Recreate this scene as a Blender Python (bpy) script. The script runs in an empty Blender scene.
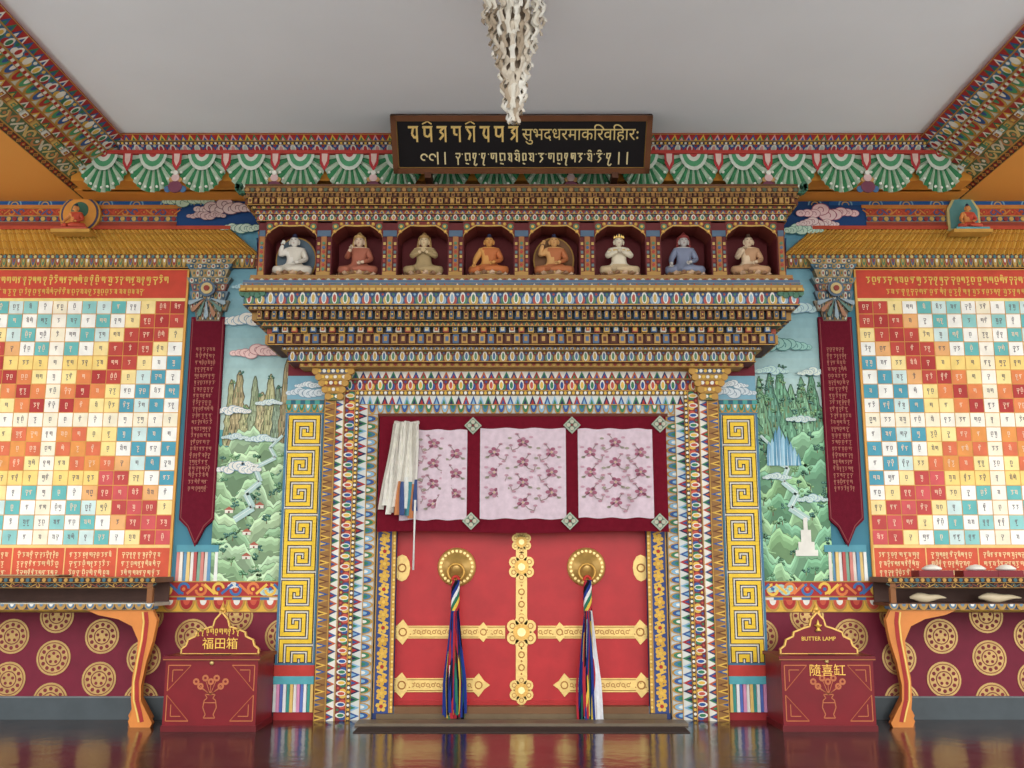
import bpy, math, random
from mathutils import Vector, Matrix
sc=bpy.context.scene
try:
    sc.view_settings.view_transform='Standard'
    sc.view_settings.look='None'
    sc.view_settings.exposure=0.0
except Exception as e: print(e)
# ---------------------------------------------------------------- camera calibration
F=1000.0; AX=521.5; TH=math.atan(186/F); CZ=1.40; CY=-10.0
cT,sT=math.cos(TH),math.sin(TH)
def P(px,py,Y=0.0):
    u=(px-AX)/F; v=(384-py)/F
    dy=cT-v*sT; dz=sT+v*cT
    t=(Y-CY)/dy
    return (u*t, CZ+dz*t)
def X(px,py=550,Y=0.0): return P(px,py,Y)[0]
def Z(py,Y=0.0): return P(521.5,py,Y)[1]
cam=bpy.data.cameras.new('camera'); co=bpy.data.objects.new('camera',cam); sc.collection.objects.link(co)
cam.sensor_width=36; cam.lens=36*F/1024; cam.shift_x=-(AX-512)/1024
co.location=(0,CY,CZ); co.rotation_euler=(math.pi/2+TH,0,0); sc.camera=co
# ---------------------------------------------------------------- colours, materials
def lin(c,ds=.08):
    g=(c[0]*.35+c[1]*.5+c[2]*.15)
    o=[]
    for x in c:
        x=(x*(1-ds)+g*ds)/255.0
        o.append(x/12.92 if x<=0.04045 else ((x+0.055)/1.055)**2.4)
    return tuple(o)
R_=(176,40,38); MR=(104,20,38); GD=(190,142,62); YL=(226,180,70); BL=(44,84,150); LB=(130,176,206)
GR=(52,124,84); LG=(150,190,140); WH=(230,226,214); OR=(204,96,46); PK=(220,154,150); NV=(28,36,76)
TQ=(96,176,180); BK=(20,16,18); CR=(240,222,170); BR=(96,52,28); DG=(34,72,54)
def mk(name,rough=.55,metal=0.,noise=.12,bump=0.,scale=9.,coat=0.,spec=.3):
    m=bpy.data.materials.new(name); m.use_nodes=True; nt=m.node_tree; N=nt.nodes; L=nt.links
    p=N['Principled BSDF']
    a=N.new('ShaderNodeAttribute'); a.attribute_name='Col'
    t=N.new('ShaderNodeTexNoise'); t.inputs['Scale'].default_value=scale; t.inputs['Detail'].default_value=6
    tc=N.new('ShaderNodeTexCoord'); L.new(tc.outputs['Object'],t.inputs['Vector'])
    mr=N.new('ShaderNodeMapRange'); mr.inputs[1].default_value=.3; mr.inputs[2].default_value=.7
    mr.inputs[3].default_value=1-noise; mr.inputs[4].default_value=1+noise*.4
    L.new(t.outputs['Fac'],mr.inputs[0])
    vm=N.new('ShaderNodeVectorMath'); vm.operation='SCALE'
    L.new(a.outputs['Color'],vm.inputs[0]); L.new(mr.outputs[0],vm.inputs['Scale'])
    L.new(vm.outputs[0],p.inputs['Base Color'])
    p.inputs['Roughness'].default_value=rough; p.inputs['Metallic'].default_value=metal
    try:
        p.inputs['Coat Weight'].default_value=coat; p.inputs['Coat Roughness'].default_value=.2
        p.inputs['Specular IOR Level'].default_value=spec
    except: pass
    if bump>0:
        t2=N.new('ShaderNodeTexNoise'); t2.inputs['Scale'].default_value=scale*6; t2.inputs['Detail'].default_value=4
        L.new(tc.outputs['Object'],t2.inputs['Vector'])
        bp=N.new('ShaderNodeBump'); bp.inputs['Strength'].default_value=bump; bp.inputs['Distance'].default_value=.01
        L.new(t2.outputs['Fac'],bp.inputs['Height']); L.new(bp.outputs[0],p.inputs['Normal'])
    return m
M_paint=mk('painted_plaster',.6); M_gold=mk('gilded',.36,.4,.18,.15,14,0,.5); M_lac=mk('lacquer',.42,0,.14,.05,5,.04,.25)
M_cloth=mk('cloth',.9,0,.12,.3,20,0,.1); M_wall=mk('wall_paint',.75,0,.03,0,1.2,0,.15)
MATS=[M_paint,M_gold,M_lac,M_cloth,M_wall]
PA,GO,LA,CL,WL=0,1,2,3,4
# ---------------------------------------------------------------- mesh builder
class B:
    def __init__(s,name):
        s.name=name; s.V=[];s.F=[];s.C=[];s.Mi=[];s.mx=1; s.clip=None; s.fr(); s.sm=[]; s.smooth=False
    def fr(s,o=(0,0,0),U=(1,0,0),V=(0,0,1)):
        s.o=Vector(o); s.U=Vector(U).normalized(); s.Vv=Vector(V).normalized(); s.W=s.U.cross(s.Vv)
    def add(s,pts,faces,col,mat=PA):
        b=len(s.V); c=s.clip
        for (u,v,w) in pts:
            if c: u=min(max(u,c[0]),c[1]); v=min(max(v,c[2]),c[3])
            q=s.o+s.U*u+s.Vv*v+s.W*w
            s.V.append((q.x*s.mx,q.y,q.z))
        k=lin(col)
        for f in faces:
            f=[b+i for i in f]
            if s.mx<0: f=f[::-1]
            s.F.append(f); s.C.append(k); s.Mi.append(mat); s.sm.append(s.smooth)
    def poly(s,pts,w,col,mat=PA): s.add([(u,v,w) for u,v in pts],[list(range(len(pts)))],col,mat)
    def prism(s,pts,w0,w1,col,mat=PA,side=None):
        n=len(pts)
        s.add([(u,v,w1) for u,v in pts],[list(range(n))],col,mat)
        s.add([(u,v,w0) for u,v in pts]+[(u,v,w1) for u,v in pts],[[i,(i+1)%n,n+(i+1)%n,n+i] for i in range(n)],side or col,mat)
    def rect(s,u0,u1,v0,v1,w,col,mat=PA): s.poly([(u0,v0),(u1,v0),(u1,v1),(u0,v1)],w,col,mat)
    def box(s,u0,u1,v0,v1,w0,w1,col,mat=PA):
        s.add([(u0,v0,w0),(u1,v0,w0),(u1,v1,w0),(u0,v1,w0),(u0,v0,w1),(u1,v0,w1),(u1,v1,w1),(u0,v1,w1)],
              [[3,2,1,0],[4,5,6,7],[0,1,5,4],[1,2,6,5],[2,3,7,6],[3,0,4,7]],col,mat)
    def disc(s,cu,cv,r,w0,w1,col,mat=PA,n=14,ry=None,a0=0):
        ry=ry or r
        pts=[(cu+r*math.cos(a0+2*math.pi*i/n),cv+ry*math.sin(a0+2*math.pi*i/n)) for i in range(n)]
        if w1-w0<1e-5: s.poly(pts,w1,col,mat)
        else: s.prism(pts,w0,w1,col,mat)
    def ring(s,cu,cv,r0,r1,w,col,mat=PA,n=18,a0=0,a1=2*math.pi):
        for i in range(n):
            t0=a0+(a1-a0)*i/n; t1=a0+(a1-a0)*(i+1)/n
            s.poly([(cu+r0*math.cos(t0),cv+r0*math.sin(t0)),(cu+r1*math.cos(t0),cv+r1*math.sin(t0)),(cu+r1*math.cos(t1),cv+r1*math.sin(t1)),(cu+r0*math.cos(t1),cv+r0*math.sin(t1))],w,col,mat)
    def torus(s,c,R,r,col,mat=PA,n=24,m=8):
        pts=[];fs=[]
        for i in range(n):
            a=2*math.pi*i/n
            for j in range(m):
                q=2*math.pi*j/m; rr=R+r*math.cos(q)
                pts.append((c[0]+rr*math.cos(a),c[1]+rr*math.sin(a),c[2]+r*math.sin(q)))
        for i in range(n):
            for j in range(m): fs.append([i*m+j,((i+1)%n)*m+j,((i+1)%n)*m+(j+1)%m,i*m+(j+1)%m])
        o=s.smooth; s.smooth=True; s.add(pts,fs,col,mat); s.smooth=o
    def lathe(s,prof,c,col,mat=PA,n=20,axis='v',rmod=None):
        pts=[];fs=[];m=len(prof)
        for j,(r,h) in enumerate(prof):
            for i in range(n):
                a=2*math.pi*i/n; rr=r*(rmod(a,j) if rmod else 1)
                if axis=='v': pts.append((c[0]+rr*math.cos(a),c[1]+h,c[2]-rr*math.sin(a)))
                else: pts.append((c[0]+rr*math.cos(a),c[1]+rr*math.sin(a),c[2]+h))
        for j in range(m-1):
            for i in range(n): fs.append([j*n+i,j*n+(i+1)%n,(j+1)*n+(i+1)%n,(j+1)*n+i])
        fs.append([i for i in range(n)][::-1]); fs.append([(m-1)*n+i for i in range(n)])
        o=s.smooth; s.smooth=True; s.add(pts,fs,col,mat); s.smooth=o
    def tube(s,path,rad,col,mat=PA,n=8):
        pts=[];fs=[];m=len(path)
        for j,p in enumerate(path):
            p=Vector(p); d=(Vector(path[min(j+1,m-1)])-Vector(path[max(j-1,0)])).normalized()
            a=d.cross(Vector((0,0,1)));
            if a.length<.01: a=d.cross(Vector((1,0,0)))
            a.normalize(); c=a.cross(d); r=rad[j] if hasattr(rad,'__len__') else rad
            for i in range(n):
                t=2*math.pi*i/n; q=p+a*r*math.cos(t)+c*r*math.sin(t); pts.append(tuple(q))
        for j in range(m-1):
            for i in range(n): fs.append([j*n+i,j*n+(i+1)%n,(j+1)*n+(i+1)%n,(j+1)*n+i])
        fs.append(list(range(n))[::-1]); fs.append([(m-1)*n+i for i in range(n)])
        o=s.smooth; s.smooth=True; s.add(pts,fs,col,mat); s.smooth=o
    def line(s,p,q,t,w,col,mat=PA):
        d=Vector((q[0]-p[0],q[1]-p[1])); l=d.length
        if l<1e-6: return
        d/=l; n=Vector((-d.y,d.x))*t/2
        s.poly([(p[0]-n.x,p[1]-n.y),(q[0]-n.x,q[1]-n.y),(q[0]+n.x,q[1]+n.y),(p[0]+n.x,p[1]+n.y)],w,col,mat)
    def pline(s,pts,t,w,col,mat=PA):
        for a,c in zip(pts[:-1],pts[1:]): s.line(a,c,t,w,col,mat)
    def done(s,loc=None):
        me=bpy.data.meshes.new(s.name)
        if loc:
            l=Vector(loc); s.V=[(v[0]-l.x,v[1]-l.y,v[2]-l.z) for v in s.V]
        me.from_pydata(s.V,[],s.F)
        for m in MATS: me.materials.append(m)
        me.polygons.foreach_set('material_index',s.Mi)
        me.polygons.foreach_set('use_smooth',s.sm)
        at=me.color_attributes.new('Col','FLOAT_COLOR','CORNER')
        buf=[]
        for f,c in zip(s.F,s.C): buf+= [c[0],c[1],c[2],1.0]*len(f)
        at.data.foreach_set('color',buf)
        me.update()
        ob=bpy.data.objects.new(s.name,me); sc.collection.objects.link(ob)
        if loc: ob.location=loc
        return ob
# ---------------------------------------------------------------- ornament bands
def halfell(cu,cv,a,bb,sg=-1,n=8):
    pts=[(cu+a*math.cos(math.pi*i/n),cv+sg*bb*math.sin(math.pi*i/n)) for i in range(n+1)]
    return pts if sg>0 else pts[::-1]
def band(b,u0,u1,v0,v1,w,kind,C,unit=None,flip=False,mat=PA):
    h=v1-v0; L=u1-u0
    if L<=0: return
    unit=unit or h; n=max(1,round(L/unit)); d=L/n
    b.rect(u0,u1,v0,v1,w,C[0],mat)
    K=C[1:]; m=len(K); e=.002
    for i in range(n):
        cu=u0+(i+.5)*d; c=K[i%m]; c2=K[(i+1)%m]; cv=(v0+v1)/2
        if kind=='zig':
            if flip: tri=[(cu-d*.48,v1),(cu,v0+h*.06),(cu+d*.48,v1)]; t2=[(cu-d*.26,v1),(cu,v0+h*.42),(cu+d*.26,v1)]
            else: tri=[(cu-d*.48,v0),(cu+d*.48,v0),(cu,v1-h*.06)]; t2=[(cu-d*.26,v0),(cu+d*.26,v0),(cu,v1-h*.42)]
            b.poly(tri,w+e,c,mat); b.poly(t2,w+2*e,c2,mat)
        elif kind=='petal':
            sg=1 if flip else -1; top=v0 if flip else v1
            b.prism(halfell(cu,top,d*.48,h*.95,sg),w,w+.008,GD,mat)
            b.poly(halfell(cu,top,d*.38,h*.76,sg),w+.0095,c,mat)
            b.poly(halfell(cu,top,d*.2,h*.42,sg),w+.011,WH if i%2 else c2,mat)
        elif kind=='dent':
            b.box(cu-d*.34,cu+d*.34,v0+h*.12,v1-h*.08,w,w+min(.03,h*.4),c,mat)
            b.rect(cu-d*.18,cu+d*.18,v0+h*.3,v1-h*.28,w+min(.03,h*.4)+e,c2,mat)
        elif kind=='diam':
            b.poly([(cu-d*.46,cv),(cu,v0+h*.06),(cu+d*.46,cv),(cu,v1-h*.06)],w+e,c,mat)
            b.poly([(cu-d*.26,cv),(cu,v0+h*.27),(cu+d*.26,cv),(cu,v1-h*.27)],w+2*e,c2,mat)
            b.poly([(cu-d*.1,cv),(cu,cv-h*.1),(cu+d*.1,cv),(cu,cv+h*.1)],w+3*e,YL,mat)
        elif kind=='dots':
            r=min(d,h)*.4; b.disc(cu,cv,r,w,w+r*.5,c,mat,10)
        elif kind=='flower':
            r=min(d,h)*.48
            for k in range(5):
                a=2*math.pi*k/5+i
                b.disc(cu+r*.58*math.cos(a),cv+r*.58*math.sin(a),r*.36,w,w+.004,c,mat,7)
            b.disc(cu,cv,r*.32,w,w+.008,YL if c!=YL else R_,mat,8)
            b.line((cu+r*.7,cv-h*.3),(cu+d-r*.7,cv+h*.3),h*.12,w+e,c2,mat)
        elif kind=='lotus':
            for q,a_ in ((-1,.3),(1,.3)): b.disc(cu+q*d*.24,v0+h*.34,d*.22,w,w+.003,c2,mat,9,h*.28)
            b.disc(cu,v0+h*.5,d*.24,w+.003,w+.006,WH,mat,10,h*.42); b.disc(cu,v0+h*.46,d*.16,w+.006,w+.0075,c,mat,9,h*.3)
            b.disc(cu+d*.5,v0+h*.75,d*.12,w,w+.004,c,mat,7)
        elif kind=='scroll':
            r=h*.42; sg=1 if i%2 else -1
            b.ring(cu,cv+sg*h*.04,r*.55,r*.95,w+e,c,mat,10,a0=(0 if sg>0 else math.pi),a1=(1.5*math.pi if sg>0 else 2.5*math.pi))
            b.disc(cu,cv,r*.28,w,w+.005,c2,mat,7)
            b.line((cu+r*.5,cv-sg*h*.3),(cu+d-r*.5,cv+sg*h*.3),h*.16,w+e*1.5,c2,mat)
        elif kind=='stripe':
            b.rect(u0+i*d,u0+(i+1)*d,v0,v1,w+e,c,mat)
        elif kind=='beam':
            b.box(cu-d*.3,cu+d*.3,v0+h*.1,v1-h*.1,w,w+.05,c,mat)
            b.rect(cu-d*.2,cu+d*.2,v0+h*.24,v1-h*.24,w+.052,c2,mat)
            b.disc(cu,cv,min(d,h)*.12,w+.05,w+.056,YL,mat,6)
    t=h*.07
    b.box(u0,u1,v0,v0+t,w,w+.006,GD,mat); b.box(u0,u1,v1-t,v1,w,w+.006,GD,mat)
GL=[[[(0,1),(1,1)],[(.5,1),(.5,.4),(.3,0)],[(.1,1),(.1,.6),(.3,.5)]],
 [[(0,1),(1,1)],[(.15,1),(.15,.5),(.45,.4),(.5,.85)],[(.9,1),(.9,0)]],
 [[(0,1),(.9,1)],[(.2,1),(.5,.65),(.2,.4),(.6,.2)],[(.85,1),(.85,.05)]],
 [[(0,1),(1,1)],[(.8,1),(.35,.7),(.8,.45),(.3,0)]],
 [[(0,1),(.8,1)],[(.15,1),(.1,.5),(.5,.45),(.7,.9)],[(.5,.45),(.3,-.25),(.65,-.35)]],
 [[(0,1),(1,1)],[(.1,.7),(.5,.4),(.9,.7),(.9,1)],[(.5,.4),(.5,-.3)]],
 [[(.1,1),(.9,1)],[(.85,1),(.85,.2)],[(.2,1),(.25,.2),(.6,.3)],[(.2,-.1),(.7,-.2)]]]
def glyph(b,u,v,wd,h,col,rng,w,th=.15):
    t=h*th
    for st in rng.choice(GL): b.pline([(u+p[0]*wd,v+p[1]*h) for p in st],t,w,col)
    k=rng.random()
    if k<.2: b.pline([(u+wd*.2,v+h*1.25),(u+wd*.5,v+h*1.4),(u+wd*.8,v+h*1.2)],t,w,col)
    elif k<.35: b.pline([(u+wd*.3,v-h*.2),(u+wd*.6,v-h*.4),(u+wd*.9,v-h*.15)],t,w,col)
def textline(b,u0,u1,v,h,col,rng,w,th=.15):
    u=u0
    while u<u1-h*.6:
        wd=h*(.5+.3*rng.random())
        glyph(b,u,v,wd,h,col,rng,w,th); u+=wd+h*.2
        if rng.random()<.35: b.rect(u-h*.05,u+h*.06,v+h*.85,v+h,w,col); u+=h*.22
def textobj(parent,name,s,o,U,V,size,col,ext=.002,metal=.3,fit=None):
    cu=bpy.data.curves.new(name,'FONT'); cu.body=s; cu.size=size; cu.align_x='CENTER'; cu.align_y='CENTER'; cu.extrude=ext
    ob=bpy.data.objects.new(name,cu); sc.collection.objects.link(ob)
    sx=1.
    if fit:
        bpy.context.view_layer.update(); sx=fit/max(.01,ob.dimensions.x)
    U=Vector(U).normalized();V=Vector(V).normalized();W=U.cross(V)
    m=Matrix(((U.x*sx,V.x,W.x,o[0]),(U.y*sx,V.y,W.y,o[1]),(U.z*sx,V.z,W.z,o[2]),(0,0,0,1)))
    mat=bpy.data.materials.new(name+'_mat'); mat.use_nodes=True; p=mat.node_tree.nodes['Principled BSDF']
    p.inputs['Base Color'].default_value=(*lin(col),1); p.inputs['Roughness'].default_value=.4; p.inputs['Metallic'].default_value=metal
    cu.materials.append(mat)
    ob.matrix_world=m
    if parent: ob.parent=parent; ob.matrix_parent_inverse=parent.matrix_world.inverted()
    return ob
def cloud(b,cu,cv,s,w,rng,c1=WH,c2=(90,140,180),n=9):
    ps=[]
    for i in range(n):
        t=(i/(n-1)-.5)*2
        ps.append((cu+t*s, cv+rng.uniform(-.08,.25)*s*(1-abs(t)), s*(.13+.17*(1-abs(t))+rng.uniform(0,.05))))
    for i,(x,y,r) in enumerate(ps):
        ww=w+i*.0006
        b.disc(x,y,r*1.1,ww,ww,c2,PA,14,r*.8); b.disc(x,y,r,ww+.0002,ww+.0002,c1,PA,14,r*.7)
        b.ring(x,y-r*.05,r*.3,r*.4,ww+.0004,c2,PA,9,.3,4.0)
# ---------------------------------------------------------------- room shell
CEIL=Z(133,-.8)
WX=6.6
OX=X(376,550,0)
ZT=Z(420,0)
b=B('wall_back')
def wq(x0,x1,z0,z1): b.box(x0,x1,z0,z1,-.3,0,(70,130,150),WL)
wq(-WX,OX,0,CEIL+.15); wq(-OX,WX,0,CEIL+.15); wq(OX,-OX,ZT,CEIL+.15)
b.done()
b=B('ceiling'); b.box(-WX,WX,CEIL,CEIL+.15,0,7.5,(236,239,244),WL); b.done()
def floor_mat():
    m=bpy.data.materials.new('polished_floor'); m.use_nodes=True; nt=m.node_tree;N=nt.nodes;L=nt.links;p=N['Principled BSDF']
    tc=N.new('ShaderNodeTexCoord'); n=N.new('ShaderNodeTexNoise'); n.inputs['Scale'].default_value=3; n.inputs['Detail'].default_value=8
    L.new(tc.outputs['Object'],n.inputs['Vector'])
    r=N.new('ShaderNodeValToRGB'); r.color_ramp.elements[0].color=(*lin((36,22,20)),1); r.color_ramp.elements[1].color=(*lin((72,48,40)),1)
    r.color_ramp.elements[0].position=.35; r.color_ramp.elements[1].position=.7
    L.new(n.outputs['Fac'],r.inputs[0]); 
    br=N.new('ShaderNodeTexBrick'); br.offset=0; br.inputs['Scale'].default_value=1.0; br.inputs['Mortar Size'].default_value=.006
    br.inputs['Brick Width'].default_value=.6; br.inputs['Row Height'].default_value=.6; br.inputs['Mortar'].default_value=(.01,.008,.007,1)
    L.new(tc.outputs['Object'],br.inputs['Vector']); L.new(r.outputs[0],br.inputs['Color1']); L.new(r.outputs[0],br.inputs['Color2'])
    L.new(br.outputs['Color'],p.inputs['Base Color'])
    p.inputs['Roughness'].default_value=.15
    n2=N.new('ShaderNodeTexNoise'); n2.inputs['Scale'].default_value=7; L.new(tc.outputs['Object'],n2.inputs['Vector'])
    bp=N.new('ShaderNodeBump'); bp.inputs['Strength'].default_value=.3; bp.inputs['Distance'].default_value=.01
    L.new(n2.outputs['Fac'],bp.inputs['Height']); L.new(bp.outputs[0],p.inputs['Normal'])
    return m
b=B('floor'); b.box(-WX-1,WX+1,-.12,0,-.3,8.0,(60,40,30)); fo=b.done(); fo.data.materials.clear(); fo.data.materials.append(floor_mat())
for p_ in fo.data.polygons: p_.material_index=0
b=B('courtyard_ground'); b.box(-40,40,-.4,-.125,.31-.6,60,(206,203,196),WL); b.done()
# ---------------------------------------------------------------- ceiling beams with stepped cornice
YB=-.34; ZB=Z(190,YB)
BX_top=-X(120,133,-.8); BX_bot=-X(72,190,YB)
def cornice(b,o_bot,o_top,U,L0,L1,rows):
    ob_=Vector(o_bot); ot=Vector(o_top); V=(ot-ob_); h=V.length
    b.fr(o_bot,U,V)
    b.box(L0,L1,0,h,-.06,0,(150,60,40))
    tot=sum(r[0] for r in rows); y=h
    for k,(fr,kind,C,unit,out) in enumerate(rows):
        hh=h*fr/tot
        b.box(L0,L1,y-hh,y,-.02,out,C[0])
        band(b,L0,L1,y-hh,y,out+.002,kind,C,unit)
        y-=hh
for s in (-1,1):
    b=B('ceiling_beam'); b.mx=-s
    b.fr()
    b.box(-WX,-BX_bot,ZB,CEIL-.001,.0,7.4,(226,150,62),WL)
    cornice(b,(-BX_bot,-7.4,ZB+.001),(-BX_top,-7.4,CEIL-.002),(0,1,0),0,7.3,[
      (.12,'zig',[R_,WH,BL,GR,BL],.09,.03),(.16,'lotus',[(70,120,160),R_,WH,YL,GR],.15,.02),(.06,'dots',[(190,170,120),R_,WH],.04,.035),
      (.17,'petal',[(206,206,190),(70,150,100),BL,R_,(70,150,100)],.12,.02),(.1,'zig',[(176,54,46),WH,GR,YL],.1,.03),(.1,'beam',[(110,46,40),(160,96,56),(206,166,86),(90,140,100),WH],.1,.0),(.2,'scroll',[(90,120,84),(216,186,110),(190,130,76),(214,206,180)],.15,.01),(.09,'diam',[(90,60,50),R_,GD],.08,0)])
    b.done()
b=B('trim_cornice'); b.fr()
b.box(-BX_bot+.02,BX_bot-.02,ZB,CEIL-.001,.0,-YB,(226,146,54),WL)
YV=-.62; ZV=Z(154,YV)
b.box(-BX_bot+.1,BX_bot-.1,ZB,ZV+.03,.3,-YV-.03,(214,140,50),WL)
cornice(b,(0,YV,ZV),(0,-.8,CEIL-.002),(1,0,0),-BX_top-.05,BX_top+.05,[
  (.3,'zig',[R_,PK,BL,YL,GR],.07,.01),(.12,'dots',[NV,WH,YL],.04,.03),(.5,'lotus',[(60,90,150),(190,60,60),PK,(190,200,190),(170,60,70)],.12,.0)])
b.done()
b=B('draped_valance'); b.fr()
w0=-YV; n=18; d=2*(BX_bot-.2)/n; H=ZV-Z(194,YV)
for i in range(n):
    cu=-(BX_bot-.2)+(i+.5)*d
    K=17
    for k in range(K):
        t0=math.pi+math.pi*k/K; t1=math.pi+math.pi*(k+1)/K; tm=(t0+t1)/2
        c=(72,148,100) if k%2 else (210,224,200)
        ra=d*.54; rb=H*.97
        pts=[(cu,ZV-.01,w0+.01),(cu+ra*math.cos(t0),ZV+rb*math.sin(t0),w0+.005),(cu+ra*1.02*math.cos(tm),ZV+rb*1.03*math.sin(tm),w0+.05),(cu+ra*math.cos(t1),ZV+rb*math.sin(t1),w0+.005)]
        b.add(pts,[[0,1,2],[0,2,3]],c,CL)
    for rr,c in ((.5,(206,214,200)),(.4,(84,156,110)),(.26,(214,214,200)),(.15,(190,70,70))):
        b.poly(halfell(cu,ZV,d*.58*rr,H*.92*rr,-1,10),w0+.05+(.62-rr)*.02,c,CL)
    for k in range(13):
        t=math.pi+math.pi*(k+.5)/13
        b.disc(cu+d*.53*.93*math.cos(t),ZV+H*.95*.93*math.sin(t),.014,w0+.04,w0+.052,(226,228,214),PA,7)
    x=cu+d/2
    if i<n-1:
        b.poly([(x-.05,ZV),(x-.045,ZV-H*.3),(x,ZV-H*.5),(x+.045,ZV-H*.3),(x+.05,ZV)],w0+.066,(190,60,64),CL)
        b.poly([(x-.03,ZV),(x-.025,ZV-H*.24),(x,ZV-H*.38),(x+.025,ZV-H*.24),(x+.03,ZV)],w0+.069,(226,190,180),CL)
        if i%4==1 or i%4==3 and i in(3,15):
            b.disc(x,ZV-H*.88,.07,w0+.05,w0+.07,(120,60,80),PA,12,.06)
            for q in (-1,1): b.disc(x+q*.075,ZV-H*.93,.035,w0+.05,w0+.062,(70,110,150),PA,8); b.disc(x+q*.04,ZV-H*.7,.025,w0+.05,w0+.066,(200,150,90),PA,8)
            b.disc(x,ZV-H*.66,.04,w0+.05,w0+.075,(216,180,176),PA,10); b.disc(x,ZV-H*.54,.024,w0+.05,w0+.08,WH,PA,10)
b.box(-BX_bot+.1,BX_bot-.1,ZV-.025,ZV+.01,w0-.01,w0+.075,(190,60,50))
b.done()
# ---------------------------------------------------------------- wall paintings (each side)
rng=random.Random(7)
def tree(b,u,v,w,rng,k=1.):
    tc_=rng.choice([(60,110,74),(76,128,84),(96,140,86),(50,100,84),(44,92,70)])
    b.rect(u-.004*k,u+.004*k,v-.05*k,v,w,(110,90,60))
    for q in range(6):
        x=u+rng.uniform(-.035,.035)*k; y=v+rng.uniform(-.02,.035)*k
        b.disc(x,y,.018*k,w+.0001,w+.0001,tc_,PA,7,.013*k); b.disc(x-.003*k,y+.004*k,.010*k,w+.0002,w+.0002,tuple(min(255,a+54) for a in tc_),PA,6,.006*k)
def hills(b,u0,u1,v0,v1,rng,rows,w,pal):
    for r in range(rows):
        base=v1-(v1-v0)*r/rows; amp=(v1-v0)/rows*1.7
        ph=rng.uniform(0,6); fq=rng.uniform(6,11)
        pts=[];N=36
        for i in range(N+1):
            u=u0+(u1-u0)*i/N
            pts.append((u,base-amp*.5+amp*.5*math.sin(ph+fq*(u-u0)*1.2)+amp*.22*math.sin(ph*2+fq*3.1*(u-u0))+amp*.08*math.sin(fq*9*u)))
        c=pal[r%len(pal)]; ww=w+r*.0012
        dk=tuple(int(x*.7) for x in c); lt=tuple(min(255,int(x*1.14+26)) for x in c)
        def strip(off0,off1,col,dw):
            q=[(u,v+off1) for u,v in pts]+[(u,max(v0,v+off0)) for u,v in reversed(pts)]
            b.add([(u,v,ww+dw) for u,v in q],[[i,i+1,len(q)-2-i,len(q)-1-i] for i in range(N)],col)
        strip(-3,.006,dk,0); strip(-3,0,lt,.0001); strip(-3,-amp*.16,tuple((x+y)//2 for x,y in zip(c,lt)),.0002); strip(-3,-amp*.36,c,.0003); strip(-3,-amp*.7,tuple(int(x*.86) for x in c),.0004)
        for k in range(9):
            i=rng.randrange(1,N); u,v=pts[i]; v-=rng.uniform(-.02,amp*.8)
            tree(b,u,v,ww+.0006,rng,rng.uniform(.7,1.15))
        for k in range(5):
            i=rng.randrange(1,N); u,v=pts[i]; v-=rng.uniform(0,amp*.9); b.line((u-.04,v-.01),(u+.04,v+.008),.006,ww+.0005,lt)
def mount(b,x,bt,tp,wd,ww,c,rng,ex_=.35):
    N=14; lf=[];rt=[]
    for j in range(N+1):
        f=j/N; hw=wd*(1-f)**ex_*(1.25-.45*f) if f<1 else 0
        lf.append((x-hw*(1+rng.uniform(-.3,.15)),bt+(tp-bt)*f)); rt.append((x+hw*(1+rng.uniform(-.3,.15)),bt+(tp-bt)*f))
    dk=tuple(int(a*.6) for a in c); lt=tuple(min(255,int(a*1.12+24)) for a in c)
    for dw,ex,col in ((0,.008,dk),(.0002,0,c)):
        P_=[(p[0]-ex,p[1]+ex) for p in lf]+[(p[0]+ex,p[1]+ex) for p in rt[::-1]]
        m=len(P_); b.add([(u,v,ww+dw) for u,v in P_],[[j,m-1-j,m-2-j,j+1] for j in range(N)],col)
    for j in range(0,N-1):
        mx_=(lf[j][0]+rt[j][0])/2; hw=(rt[j][0]-lf[j][0])/2; dh=(tp-bt)/N
        for q in (-.62,-.2,.2,.6):
            xx=mx_+q*hw+rng.uniform(-.15,.15)*hw; b.poly([(xx-hw*.1,lf[j][1]),(xx+hw*.12,lf[j][1]),(xx+hw*.02,lf[j][1]+dh*rng.uniform(1.1,2.0))],ww+.0003,rng.choice([dk,lt,lt,(120,140,96)]))
    if rng.random()<.7: tree(b,x+rng.uniform(-.3,.3)*wd,tp-.03,ww+.0004,rng,.7)
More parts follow.
